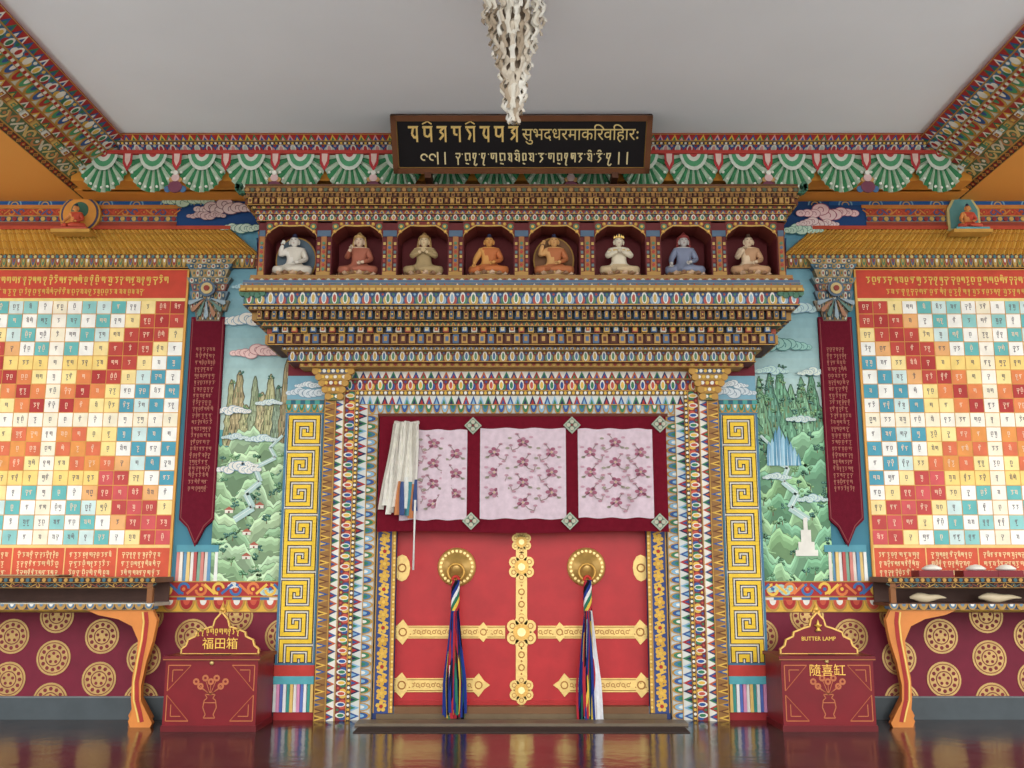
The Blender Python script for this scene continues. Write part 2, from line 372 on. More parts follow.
for s in (-1,1):
    L=s<0
    b=B('landscape_mural'); b.mx=-s
    u0=X(212,550); u1=X(320,550); v0=Z(602); v1=Z(192)
    b.clip=(u0,u1,v0,v1)
    b.box(u0,u1,v0,v1,.001,.008,TQ,WL)
    K=24
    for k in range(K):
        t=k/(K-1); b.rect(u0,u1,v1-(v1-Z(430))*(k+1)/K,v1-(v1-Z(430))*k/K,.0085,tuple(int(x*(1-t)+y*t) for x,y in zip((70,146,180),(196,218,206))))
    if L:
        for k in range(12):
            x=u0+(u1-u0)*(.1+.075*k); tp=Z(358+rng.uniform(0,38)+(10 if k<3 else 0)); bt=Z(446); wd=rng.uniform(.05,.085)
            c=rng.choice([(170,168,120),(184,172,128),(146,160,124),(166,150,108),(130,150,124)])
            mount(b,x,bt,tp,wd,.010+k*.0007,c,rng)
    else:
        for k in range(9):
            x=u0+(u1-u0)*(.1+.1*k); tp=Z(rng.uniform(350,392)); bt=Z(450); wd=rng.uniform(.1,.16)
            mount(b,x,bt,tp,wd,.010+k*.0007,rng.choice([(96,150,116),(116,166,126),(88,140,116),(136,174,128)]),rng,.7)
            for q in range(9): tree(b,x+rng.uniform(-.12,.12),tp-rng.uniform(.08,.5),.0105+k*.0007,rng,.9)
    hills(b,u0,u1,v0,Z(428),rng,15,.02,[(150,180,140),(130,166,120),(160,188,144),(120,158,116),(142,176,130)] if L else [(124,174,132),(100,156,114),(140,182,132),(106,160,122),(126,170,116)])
    st=[(282,436),(270,448),(276,458),(256,468),(262,482),(248,494),(256,508),(238,520)]
    for i in range(len(st)-1):
        a_,c_0=st[i],st[i+1]; b.line((X(a_[0],470),Z(a_[1])),(X(c_0[0],470),Z(c_0[1])),.03+.006*i,.0385,(176,206,200)); b.line((X(a_[0],470)-.01,Z(a_[1])),(X(c_0[0],470)-.01,Z(c_0[1])),.006,.0388,(226,232,226))
    def c_(px,py,s_,col=WH,o=(120,160,186),n=9):
        if not L: px=1043-px
        cloud(b,X(px,py),Z(py),s_,.0395,rng,col,o,n)
    if L:
        c_(248,322,.27); c_(258,354,.24,(232,196,190),(180,120,124)); c_(234,412,.16); c_(240,470,.2); c_(246,466,.12); c_(232,586,.1); c_(266,592,.16,(190,214,196)); c_(280,300,.2,(180,214,220)); c_(250,288,.16,(170,210,216)); c_(270,404,.12,(214,226,216)); c_(262,440,.14,(206,222,214)); c_(236,438,.12,(206,222,214))
        for k in range(5):
            x=X(236+rng.uniform(-8,34),500); z_=Z(rng.uniform(490,580)); b.rect(x-.04,x+.04,z_,z_+.03,.041,(226,220,204)); b.rect(x-.008,x+.008,z_,z_+.02,.0411,(120,60,50)); b.poly([(x-.05,z_+.03),(x+.05,z_+.03),(x,z_+.065)],.0412,(176,90,70))
    else:
        c_(782,348,.26,(150,200,190),(60,120,120)); c_(812,500,.14,(196,216,204)); c_(800,310,.22,(190,220,220)); c_(790,590,.2,(180,210,186)); c_(770,372,.16,(186,218,206)); c_(775,285,.2,(190,220,228)); c_(812,374,.14,(214,226,210)); c_(800,420,.13,(206,222,210)); c_(776,478,.13,(206,222,210))
        for k in range(9):
            x=X(1043-(768+k*3.6),450); zt=Z(424+5*abs(k-3)+rng.uniform(0,5)); b.poly([(x-.026,Z(466)),(x+.026,Z(466)),(x+.018,zt-.06),(x,zt),(x-.018,zt-.06)],.042+k*.0004,[(110,160,190),(150,196,216),(84,146,176)][k%3]); b.poly([(x-.008,Z(466)),(x+.004,Z(466)),(x,zt-.03)],.0422+k*.0004,(190,220,230))
        x=X(1043-805,540)
        for hw,z0_,z1_ in ((.11,556,550),(.08,550,542),(.05,542,530),(.02,530,518)): b.rect(x-hw,x+hw,Z(z0_),Z(z1_),.044,WH)
    b.clip=None
    if L:
        cloud(b,X(190,203),Z(203),.24,.05,rng,(190,214,190),(90,140,110)); cloud(b,X(226,211),Z(211),.28,.06,rng,(214,190,186),(120,80,90)); cloud(b,X(243,230),Z(230),.2,.056,rng,(200,220,200),(80,130,120))
        cloud(b,X(208,218),Z(218),.18,.062,rng,(200,170,166),(120,80,90))
    else:
        cloud(b,X(1043-826,215),Z(215),.28,.05,rng,(232,200,200),(170,90,110)); cloud(b,X(1043-800,232),Z(232),.2,.055,rng,(190,220,200),(80,140,120)); cloud(b,X(1043-816,226),Z(226),.2,.057,rng,(226,206,204),(160,100,110))
    b.done()
    b=B('painted_frieze'); b.mx=-s
    xl=-WX+.02
    b.box(xl,X(262,210),Z(232),Z(192),.009,.02,(36,72,126),WL)
    b.box(xl,X(214,210),Z(206),Z(192),.02,.024,(40,92,156),WL)
    for k in range(14):
        x=xl+.3+k*.32; b.ring(x,Z(206),.06,.075,.025,(120,170,200),PA,10,0,math.pi); b.ring(x,Z(206),.03,.042,.025,(200,160,90),PA,8,0,math.pi)
    band(b,xl,X(178,215),Z(217),Z(209),.026,'scroll',[(176,66,40),(206,130,60),(60,90,140),(200,80,50)],.1)
    band(b,xl,X(178,215),Z(223),Z(217),.026,'dots',[(60,100,140),(200,160,80),(150,50,50)],.06)
    b.box(xl,X(182,215),Z(209),Z(206),.02,.034,(206,126,50)); b.box(xl,X(178,215),Z(227),Z(223),.02,.03,(150,60,44))
    b.done()
    b=B('gold_pleated_pelmet'); b.mx=-s; b.fr()
    N=88; x1=X(232,232); x0=xl
    ztop=Z(231); zbot=Z(257)
    ex=lambda u: (u-x0)*(X(262,257)-x0)/(x1-x0)+x0
    for k in range(N):
        ua=x0+(x1-x0)*k/N; ub=x0+(x1-x0)*(k+1)/N; um=(ua+ub)/2
        b.add([(ua,ztop,.03),(um,ztop,.055),(ub,ztop,.03),(ex(ub),zbot,.075),(ex(um),zbot,.11),(ex(ua),zbot,.075)],[[0,5,4,1],[1,4,3,2]],[(226,180,78),(208,158,60)][k%2],PA)
        for q in range(3):
            f=(q+.6)/3.2; zz=ztop+(zbot-ztop)*f; uu=um+(ex(um)-um)*f; wf=.055+.055*f
            b.line((uu-.02,zz+.012),(uu,zz-.006),.006,wf+.004,(180,124,50)); b.line((uu,zz-.006),(uu+.02,zz+.012),.006,wf+.004,(180,124,50))
    b.box(x0,x1,Z(231),Z(227.5),.02,.06,(190,70,44)); 
    band(b,x0,X(262,260),Z(261),Z(257),.075,'dots',[(140,70,50),(200,180,110),(70,120,130)],.045)
    band(b,x0,X(256,266),Z(269.5),Z(261),.06,'petal',[(96,96,70),(90,130,90),(190,160,90),(80,100,130),(160,70,60)],.05)
    b.box(x0,X(262,260),Z(269),Z(257),.001,.058,(120,60,40))
    b.done()
    # letter grid panel
    b=B('letter_grid_panel'); b.mx=1
    ue=X(186.5,300); cw=.151
    gz1=Z(301); gz0=Z(545); rh=(gz1-gz0)/17
    e0,e1=ue-cw*17,ue
    if s>0: e0,e1=-e1,-e0
    b.box(e0-.02,e1+.02,Z(581),Z(270),.001,.03,(226,160,70))
    b.rect(e0,e1,Z(299),Z(271),.032,(206,66,44))
    textline(b,e0+.1,e1-.15,Z(284),.062,(236,196,90),rng,.034,.2); textline(b,e0+.3,e1-.4,Z(295),.05,(230,180,80),rng,.034,.2)
    b.rect(e0,e1,Z(302),Z(299),.0335,(240,214,130))
    for j in range(17):
        for i in range(17):
            dx=i-8; dy=j-8; ax,ay=abs(dx),abs(dy); k=abs(ax-ay); g2=(ax+ay)%2
            if ax==0 or ay==0: c=(248,242,226) if (i+j)%2 else (246,236,206)
            elif k<=1:
                near=max(ax,ay)
                if dy<0: c=(184,50,46) if k==0 else ((200,68,56) if near>3 else (232,130,70))
                else: c=((216,84,86) if near>3 else (236,150,70)) if k==0 else ((200,70,66) if near>4 else (226,110,70))
            elif k==2: c=((240,176,110) if (i+j)%4<2 else (250,224,150)) if min(ax,ay)>1 else (250,228,150)
            else:
                if g2: c=(246,245,236) if (ax%3) else (206,230,226)
                else: c=(74,160,182) if ax>ay else (100,186,184)
                if k>=5 and g2==0 and ax<ay: c=(140,204,200)
            if ay==4 and 0<ax<4: c=(248,214,120)
            if ax==4 and 0<ay<3: c=(250,224,140)
            xa=e0+i*cw; za=gz1-(j+1)*rh
            b.rect(xa+.004,xa+cw-.004,za+.004,za+rh-.004,.033,c)
            dark=(110,100,104) if sum(c)>480 else (250,214,180)
            g=rng.randrange(1,3)
            for q in range(g): glyph(b,xa+.042+q*.038+(0.016 if g==1 else 0),za+.055,.028,.042,dark,rng,.0345,.15)
    b.rect(e0,e1,Z(548),Z(545),.0335,(240,200,120))
    b.rect(e0,e1,Z(580),Z(548),.032,(218,84,54))
    for q in range(5):
        xx=e0+(e1-e0)*q/5
        b.rect(xx-.006,xx+.006,Z(580),Z(548),.0335,(240,190,110))
        for k in range(3): textline(b,xx+.05,xx+(e1-e0)/5-.05,Z(557+k*9),.042,(248,220,160),rng,.034,.18)
    b.done()
    # maroon banner with lotus capital
    b=B('maroon_text_banner'); b.mx=1
    uc=X(203,430)*(-s); hw=.172
    b.prism([(uc-hw,Z(520)),(uc-hw*.5,Z(528)),(uc,Z(547)),(uc+hw*.5,Z(528)),(uc+hw,Z(520)),(uc+hw,Z(318)),(uc-hw,Z(318))],.002,.045,(108,22,40),CL)
    b.pline([(uc-hw*.9,Z(320)),(uc-hw*.9,Z(518)),(uc-hw*.45,Z(526)),(uc,Z(543)),(uc+hw*.45,Z(526)),(uc+hw*.9,Z(518)),(uc+hw*.9,Z(320))],.008,.047,(140,60,60))
    for k in range(22): textline(b,uc-hw*.6,uc+hw*.6,Z(352+k*6.6),.034,(180,112,90),rng,.0465,.16)
    for k,(p0,p1,h_,c) in enumerate([(262,267,.27,(190,160,100)),(267,272,.24,(84,120,140)),(272,280,.2,(170,150,110)),(280,286,.23,(110,130,130)),(286,293,.19,(150,90,80)),(293,302,.2,(100,124,140)),(302,312,.21,(150,140,120)),(312,322,.14,(130,110,90))]):
        o=.05+.01*(7-k)
        b.prism([(uc-h_*.85,Z(p1)),(uc+h_*.85,Z(p1)),(uc+h_,Z(p0)),(uc-h_,Z(p0))],.002,o,c)
        nn=9
        for q in range(nn):
            x=uc-h_*.85+h_*1.7*(q+.5)/nn; zz=(Z(p0)+Z(p1))/2; hz=(Z(p0)-Z(p1))*.42
            b.disc(x,zz,h_*.09,o,o+.008,[(206,200,180),(60,90,110),(180,140,80)][(q+k)%3],PA,8,hz); b.disc(x,zz,h_*.045,o+.008,o+.012,[(150,70,60),(190,180,150),(70,110,100)][(q+k)%3],PA,6,hz*.5)
    for q in range(7):
        a=math.pi*(1.1+.8*q/6); b.prism([(uc+.03*math.cos(a-.2),Z(300)+.03*math.sin(a)),(uc+.19*math.cos(a-.12),Z(300)+.2*math.sin(a-.12)),(uc+.2*math.cos(a),Z(300)+.23*math.sin(a)),(uc+.19*math.cos(a+.12),Z(300)+.2*math.sin(a+.12))],.1,.12,[(150,170,180),(170,120,90),(96,130,120)][q%3])
    b.disc(uc,Z(292),.085,.12,.14,(90,110,130),PA,14); b.disc(uc,Z(292),.06,.14,.15,(206,180,120),PA,12); b.disc(uc,Z(292),.03,.15,.16,(150,60,50),PA,10)
    x0=X(177,565)*(-s); x1=X(219,565)*(-s); x0,x1=min(x0,x1),max(x0,x1)
    b.box(x0,x1,Z(552),Z(545),.001,.04,(80,150,166))
    cols=[(214,130,120),(232,220,204),(100,150,190),(232,196,120),(232,232,226),(190,84,80),(130,176,150)]
    for q in range(12):
        xa=x0+(x1-x0)*q/12; b.prism([(xa,Z(581)),(xa+.034,Z(581)),(xa+.03,Z(552)),(xa+.003,Z(552))],.001,.03+.012*(q%2),cols[q%7])
    b.done()
    # dado
    b=B('medallion_dado'); b.mx=-s
    xR=X(279,650)
    b.box(-WX+.01,xR,.212,Z(612),.001,.035,(122,24,48),PA)
    b.box(-WX+.01,X(280,600),Z(612),Z(600),.001,.045,(232,186,60)); 
    band(b,-WX+.01,X(280,600),Z(612),Z(600),.047,'petal',[(232,180,60),R_,(206,80,56)],.16)
    band(b,-WX+.01,X(280,590),Z(600),Z(597),.045,'stripe',[BL,(60,110,160),(226,220,210),R_],.09)
    b.box(-WX+.01,X(280,590),Z(600),Z(581),.001,.04,BL)
    band(b,-WX+.01,X(280,590),Z(597),Z(581),.042,'scroll',[(176,44,44),(240,190,70),(60,110,170),(226,120,60)],.17)
    for row,py in enumerate((615.5,636,657.5,679,700)):
        zz=Z(py)
        x=X(13 if row%2 else 56,650)-.87*2
        while x<xR+.1:
            r=.165; w=.035; c1=(190,150,84)
            b.clip=(-WX+.02,xR-.004,.216,Z(612)-.005)
            b.disc(x,zz,r,w,w+.006,c1,GO,28); b.ring(x,zz,r*.84,r*.89,w+.0075,(130,60,44),PA,24)
            for q in range(12):
                a=2*math.pi*q/12; b.disc(x+r*.66*math.cos(a),zz+r*.66*math.sin(a),r*.12,w+.007,w+.007,(126,40,44),PA,6)
            b.ring(x,zz,r*.42,r*.48,w+.0075,(120,44,44),PA,16)
            for q in range(5):
                a=math.pi/2+2*math.pi*q/5; b.disc(x+r*.26*math.cos(a),zz+r*.26*math.sin(a),r*.1,w+.007,w+.007,(126,40,44),PA,6)
            b.clip=None
            x+=.87
    b.done()
    b=B('baseboard_'+('left' if L else 'right')); b.mx=-s
    b.box(-WX+.01,X(321,700),0,.2,.001,.06,(74,82,86),LA); b.box(-WX+.01,X(321,700),.2,.212,.001,.066,(120,126,128),LA); b.done()
    # pilaster with fretwork
    b=B('fretwork_pilaster'); b.mx=-s
    pl,pr=X(283,540,-.1),X(317.5,540,-.1); w=.1
    zt=Z(413,-.1); zb=Z(665,-.1)
    b.box(pl-.02,pr+.02,.0,Z(362,-.1),.067,w,(170,40,44))
    b.box(pl-.025,pr+.02,zb,zt,w,w+.012,(70,120,150)); b.rect(pl,pr,zb+.02,zt-.02,w+.014,(220,214,196))
    fret=["#########","#.......#","#.#####.#","#.#...#.#","#.#.#.#.#","#.#.###.#","#.#.....#","#.#######","#........","#########","........#","#######.#","#.....#.#","#.###.#.#","#.#.#.#.#","#.#...#.#","#.#####.#","#.......#"]
    gh=(pr-pl-.03)/9; nz=int((zt-zb-.06)/gh); gv=(zt-zb-.06)/nz
    for r in range(nz):
        row=fret[r%len(fret)] if (r//len(fret))%2==0 else fret[r%len(fret)][::-1]
        c=0
        zz=zt-.03-(r+1)*gv
        while c<9:
            if row[c]=='#':
                e=c
                while e+1<9 and row[e+1]=='#': e+=1
                xa=pl+.015+c*gh; xb=pl+.015+(e+1)*gh
                b.rect(xa-.010,xb+.010,zz-.010,zz+gv+.010,w+.016,(44,46,74))
                b.box(xa-.000,xb+.000,zz-.001,zz+gv+.001,w+.016,w+.022,(242,198,44))
                c=e+1
            else: c+=1
    band(b,pl-.025,pr+.02,Z(413,-.1),Z(405,-.1),w+.012,'petal',[(60,150,150),GR,TQ],.06)
    band(b,pl-.025,pr+.02,Z(405,-.1),Z(400,-.1),w+.012,'stripe',[BL,(70,160,150),(40,100,120)],.05)
    b.rect(pl-.02,pr+.02,Z(400,-.1),Z(376,-.1),w+.004,(120,170,190))
    cloud(b,(pl+pr)/2+.03,Z(393,-.1),.2,w+.006,rng,(206,216,220),(110,140,160)); cloud(b,(pl+pr)/2+.03,Z(386,-.1),.13,w+.012,rng,(220,226,226),(110,140,160))
    b.rect(pl-.02,pr+.02,Z(376,-.1),Z(362,-.1),w+.004,(120,26,40))
    b.box(pl-.03,pr+.02,Z(676,-.1),zb,w,w+.02,(206,60,50)); b.box(pl-.03,pr+.02,Z(684,-.1),Z(676,-.1),w,w+.025,(90,180,190))
    cols=[(240,240,236),(230,150,190),(90,120,200),(240,240,240),(60,160,150),(240,200,110)]
    for q in range(12):
        xa=pl-.03+(pr-pl+.05)*q/12; b.prism([(xa,Z(712,-.1)),(xa+.03,Z(712,-.1)),(xa+.028,Z(684,-.1)),(xa+.002,Z(684,-.1))],w,w+.012+.012*(q%2),cols[q%6])
    b.done()
# ---------------------------------------------------------------- door frame
b=B('carved_door_frame')
bands=[(319.5,362,331,371,.17,'zig',[(150,104,50),YL,(110,64,34),GD,BL],.06),
 (331,371,339.5,379,.15,'zig',[WH,BL,R_,GR,(40,60,110),OR],.075),
 (339.5,379,351,391,.13,'lotus',[(130,44,50),GR,BL,(200,80,60),YL],.1),
 (351,391,354.5,395,.125,'dots',[(60,50,60),YL,WH],.04),
 (354.5,395,364.5,405,.10,'zig',[(210,212,206),BL,LB,GR,NV,R_],.075),
 (364.5,405,375,415,.08,'petal',[(190,196,196),BL,LB,(60,120,150),GR],.08)]
for s in (-1,1):
    b.mx=-s
    for (pxo,pyo,pxi,pyi,w,kind,C,unit) in bands:
        xo,xi=X(pxo,550,-w),X(pxi,550,-w); zt=Z(pyi,-w)
        b.fr(); b.box(xo,xi,0,zt,.001,w,C[0])
        b.fr(U=(0,0,1),V=(-1,0,0)); band(b,.0,zt,-xi,-xo,w+.002,kind,C,unit,flip=(kind!='petal'))
    w=.05; xo,xi=X(375,620,-w),X(394.5,620,-w)
    b.fr(); b.box(xo,xi,.0,Z(415,-w),-.12,w,(40,60,120))
    b.fr(U=(0,0,1),V=(-1,0,0)); band(b,Z(713,-w),Z(520,-w),-xi+.03,-xo-.0,w+.002,'flower',[(50,70,130),YL,(220,170,60),(214,160,50)],.12,mat=PA)
    band(b,Z(713,-w),Z(520,-w),-xi+.0,-xi+.03,w+.006,'dots',[(206,156,60),YL,(240,210,120)],.035)
b.mx=1; b.fr()
for (pxo,pyo,pxi,pyi,w,kind,C,unit) in bands:
    xo=X(pxo,550,-w); z1=Z(pyo,-w); z0=Z(pyi,-w)
    b.box(xo,-xo,z0,z1,.001,w,C[0]); band(b,xo,-xo,z0,z1,w+.002,kind,C,unit,flip=False)
b.box(X(375,620,-.05),-X(375,620,-.05),Z(420,-.05),Z(415,-.05),-.12,.05,(120,30,40))
b.done()
for s in (-1,1):
    b=B('carved_bracket'); b.mx=-s
    c0=X(335,380,-.2)
    for (a_,c_,p0,p1,w,col) in [(-.2,.2,362,368,.3,(176,130,60)),(-.18,.17,368,374,.28,(60,90,120)),(-.15,.14,374,380,.27,(190,150,70)),(-.12,.11,380,386,.25,(150,60,44)),(-.09,.08,386,393,.23,(180,134,60)),(-.06,.06,393,400,.21,(70,110,80))]:
        b.box(c0+a_,c0+c_,Z(p1,-w),Z(p0,-w)+.01,.18,w,col)
        b.disc(c0+a_,(Z(p1,-w)+Z(p0,-w))/2,.035,w-.04,w+.012,GD,PA,10); b.disc(c0+c_,(Z(p1,-w)+Z(p0,-w))/2,.035,w-.04,w+.012,GD,PA,10)
        band(b,c0+a_+.02,c0+c_-.02,Z(p1,-w)+.006,Z(p0,-w)-.004,w+.001,'dots',[col,YL,WH],.045)
    b.done()
# ---------------------------------------------------------------- threshold, step
b=B('door_threshold')
b.box(X(394.5,709)+.005,-X(394.5,709)-.005,.0,Z(706.5,-.06),-.06,.07,(118,80,48),LA); b.box(X(376,715,-.09),-X(376,715,-.09),0,Z(714,-.09),.07,.09,(110,90,64),LA)
b.box(X(354,720,-.5),-X(354,720,-.5),0,.022,.20,.46,(112,98,80),LA); b.done()
b=B('door_mat'); b.box(X(352,735,-.9),-X(352,735,-.9),0,.008,.56,.86,(66,56,52),CL); b.done()
# ---------------------------------------------------------------- door leaves
Yd=.06; wd=-Yd
dz0=Z(706,Yd); dz1=Z(418,Yd); dx=X(394,620,Yd)
b=B('door_1')
RD=(192,40,44)
for q in (-1,1):
    a0,a1=(dx,-.006) if q<0 else (.006,-dx)
    b.box(a0,a1,dz0,dz1,wd-.05,wd,RD,LA)
b.rect(-.006,.006,dz0,dz1,wd-.02,(40,10,12))
GB=(220,184,104)
def fancy(x0,x1,zc,h):
    b.box(x0,x1,zc-h/2,zc+h/2,wd,wd+.012,GB,GO)
    b.rect(x0,x1,zc+h*.36,zc+h*.42,wd+.0135,(160,104,44)); b.rect(x0,x1,zc-h*.42,zc-h*.36,wd+.0135,(160,104,44))
    for k in range(int((x1-x0)/.05)):
        xx=x0+.025+k*.05; b.ring(xx,zc,.012,.02,wd+.0138,(170,110,50),PA,8); b.disc(xx+.02,zc+(.02 if k%2 else -.02),.007,wd+.012,wd+.016,(170,110,50),PA,6)
def flare(x,zc,s_,sg):
    b.prism([(x,zc-s_*.5),(x+sg*s_*.5,zc-s_*1.0),(x+sg*s_*1.0,zc-s_*.35),(x+sg*s_*1.5,zc),(x+sg*s_*1.0,zc+s_*.35),(x+sg*s_*.5,zc+s_*1.0),(x,zc+s_*.5)][::(1 if sg>0 else -1)],wd,wd+.014,GB,GO)
    b.ring(x+sg*s_*.5,zc,s_*.25,s_*.36,wd+.0155,(170,110,50),PA,10)
z1=Z(632,Yd); z2=Z(685,Yd)
for q in (-1,1):
    lo,hi=sorted((q*.16,q*(-dx)-q*.02)); fancy(lo,hi,z1,.12)
    flare(q*.42,z1,.095,-q); flare(q*(-dx-.03),z1,.12,-q)
    lo,hi=sorted((q*.46,q*(-dx)-q*.02)); fancy(lo,hi,z2,.13); flare(q*.47,z2,.11,-q); flare(q*(-dx-.03),z2,.12,-q)
    zz=Z(568,Yd); x=q*(-dx-.07); b.disc(x,zz,.08,wd,wd+.012,GB,GO,12,.13); b.ring(x,zz,.03,.045,wd+.0135,(170,110,50),PA,12)
b.box(-.055,.055,dz0+.05,dz1,wd,wd+.014,GB,GO)
for zz in [dz0+.12+k*.12 for k in range(22)]:
    b.ring(0,zz,.022,.034,wd+.0155,(170,110,50),PA,10); b.disc(0,zz+.06,.01,wd+.014,wd+.018,(170,110,50),PA,6)
for zc,r in ((Z(542,Yd),.1),(Z(567,Yd),.13),(Z(632,Yd),.15),(Z(690,Yd),.12)):
    for k in range(6):
        a=math.pi/2+k*math.pi/3; b.disc(r*.62*math.cos(a),zc+r*.72*math.sin(a),r*.42,wd,wd+.018,GB,GO,12); b.ring(r*.68*math.cos(a),zc+r*.78*math.sin(a),r*.14,r*.2,wd+.0195,(170,110,50),PA,9)
    b.disc(0,zc,r*.55,wd,wd+.026,(210,160,70),GO,14); b.disc(0,zc,r*.28,wd,wd+.036,(244,222,150),GO,12)
b.box(dx,-dx,dz0,dz0+.05,wd,wd+.01,(180,36,36),LA)
b.done()
for q in (-1,1):
    b=B('round_door_pull'); cx=q*.64; zc=Z(567,-.0)
    b.lathe([(.19,0),(.19,.01),(.17,.03),(.14,.03),(.13,.045),(.09,.06),(.06,.1),(.03,.12),(.004,.125)],(cx,zc,wd+.001),(208,164,84),GO,32,'w')
    for k in range(24):
        a=2*math.pi*k/24; b.disc(cx+.155*math.cos(a),zc+.155*math.sin(a),.014,wd+.03,wd+.042,(236,204,126),GO,8)
    b.torus((cx,zc-.05,wd+.13),.08,.013,(200,150,60),GO)
    b.done()
    b=B('rainbow_tassel'); rg=random.Random(3+q)
    z0=zc-.13; zk=Z(632,-.14); zb=Z(721,-.2) if q<0 else Z(724,-.2)
    cols=[(36,56,130),(24,24,34),(176,44,54),(226,190,70),(46,116,90),(226,224,220)]
    for k in range(6):
        path=[]
        for t in range(15):
            f=t/14; zz=z0+(zk-z0)*f; a=f*9+k*math.pi/3
            path.append((cx+.026*math.cos(a),zz,.1+.04*f+.022*math.sin(a)))
        b.tube(path,.017,cols[k],CL,7)
    b.torus((cx,z0+.01,.09),.03,.015,(200,60,50),CL,14,6)
    seq=[2,0,1,3,0,4,1,2,0,5,1,0,3,2,4,0,1,2,0,3,1,4,0,2,1,0]
    M=26
    for k in range(M):
        x0=cx+(k/(M-1)-.5)*.06; x1=cx+(k/(M-1)-.5)*.2+rg.uniform(-.015,.015); wv=rg.uniform(.008,.014); ph=rg.uniform(0,6)
        pts=[];fs=[];n=16; ww=.15+.04*math.sin(math.pi*k/(M-1))+rg.uniform(-.015,.02)
        zend=zb+rg.uniform(-.0,.08)
        for t in range(n+1):
            f=t/n; x=x0+(x1-x0)*min(1,f*1.5)+.012*math.sin(ph+f*4)*f; zz=zk+.2-(zk+.2-zend)*f; w_=ww+.015*math.sin(ph+f*6)
            wv2=wv*(.7+.5*f)
            pts+=[(x-wv2,zz,w_),(x+wv2,zz,w_+.012*math.sin(ph))]
            if t: fs.append([2*t-2,2*t,2*t+1,2*t-1])
        c=cols[seq[k%len(seq)]]
        if q>0 and k>=20: c=(232,232,236)
        b.add(pts,fs,c,CL)
    b.done()
# ---------------------------------------------------------------- door curtain
b=B('door_curtain'); Yc=-.2; rg=random.Random(5)
xa=X(378.5,470,Yc); xb=-X(376,470,Yc); zt=Z(415,Yc); zb=Z(532,Yc)
def cw_(u,v): 
    k=(zt-v)/(zt-zb); return .2+.016*math.sin(u*9+v)*k+.008*math.sin(u*23)*k
NX,NZ=80,26
xs=[xa+(xb-xa)*i/NX for i in range(NX+1)]; zs=[zb+(zt-zb)*j/NZ for j in range(NZ+1)]
def sag(u): return .01*math.sin((u-xa)/(xb-xa)*math.pi*3)
b.smooth=True
b.add([(u,v+(sag(u) if j==0 else 0),cw_(u,v)) for j,v in enumerate(zs) for u in xs],[[j*(NX+1)+i,j*(NX+1)+i+1,(j+1)*(NX+1)+i+1,(j+1)*(NX+1)+i] for j in range(NZ) for i in range(NX)],(112,16,34),CL)
b.smooth=False
panels=[(400,467,430,520),(480,566,428.5,519),(578,653,429,518)]
for (p0,p1,q0,q1) in panels:
    u0,u1=X(p0,475,Yc),X(p1,475,Yc); v1,v0=Z(q0,Yc),Z(q1,Yc); n=20; m=16
    b.smooth=True
    def e_(i,j):
        u=u0+(u1-u0)*i/n; v=v0+(v1-v0)*j/m + .006*math.sin(i*.9+p0)*(1 if j in(0,m) else 0)
        return (u,v,cw_(u,v)+.012+.004*math.sin(i*1.3+j*.3))
    b.add([e_(i,j) for j in range(m+1) for i in range(n+1)],[[j*(n+1)+i,j*(n+1)+i+1,(j+1)*(n+1)+i+1,(j+1)*(n+1)+i] for j in range(m) for i in range(n)],(212,190,200),CL)
    b.smooth=False
    nx,nz=3,4
    for i in range(nx):
        for j in range(nz+1):
            u=u0+(u1-u0)*(i+.5)/nx; v=v0+(v1-v0)*(j+.5*(i%2)+.3)/(nz+.5)
            if v>v1-.1 or v<v0+.1: continue
            w=cw_(u,v)+.020; sg=1 if (i+j)%2 else -1
            if i==nx-1: sg=-1
            if i==0: sg=1
            for k in range(5):
                a=2*math.pi*k/5+i+j; b.disc(u+.038*math.cos(a),v+.032*math.sin(a),.024,w,w,(180,124,142) if k%2 else (162,96,116),CL,8,.018)
            b.disc(u,v,.012,w+.001,w+.001,(206,176,150),CL,7)
            b.pline([(u,v),(u+sg*.05,v-.06),(u+sg*.11,v-.08),(u+sg*.12,v-.04)],.008,w,(156,136,130),CL)
            for (a_,c_) in ((.12,-.03),(.09,-.09),(-.07,-.05),(-.08,.05),(.06,.08),(.13,.04)): b.disc(u+sg*a_,v+c_,.022,w,w,[(182,138,150),(156,150,132),(196,152,166)][int(abs(a_)*100)%3],CL,7,.012)
            b.pline([(u,v),(u-sg*.07,v-.05)],.007,w,(156,136,130),CL); b.pline([(u,v),(u+sg*.06,v+.08)],.007,w,(156,136,130),CL)
for (px,py) in ((473,425.5),(572,425),(471,521),(570,521),(660,424),(660,522)):
    u,v=X(px,py,Yc-.03),Z(py,Yc-.03); r=.085
    if px==660: u=min(u,xb-.05)
    b.prism([(u-r,v),(u,v-r),(u+r,v),(u,v+r)],.2,.235,(166,180,158),CL); b.poly([(u-r*.78,v),(u,v-r*.78),(u+r*.78,v),(u,v+r*.78)],.237,(104,120,104),CL)
    for k in range(4):
        a=math.pi/2*k; b.disc(u+.035*math.cos(a),v+.035*math.sin(a),.02,.239,.239,(190,186,164),CL,8)
    b.disc(u,v,.014,.237,.242,(120,60,60),CL,8)
b.tube([(xa-.02,zt,.19),(0,zt,.19),(xb+.02,zt,.19)],.018,(110,50,36),LA,10)
b.done()
b=B('ceremonial_scarf_bundle'); rg=random.Random(2); 
def Xs(px,py): return X(px,py,-.32)
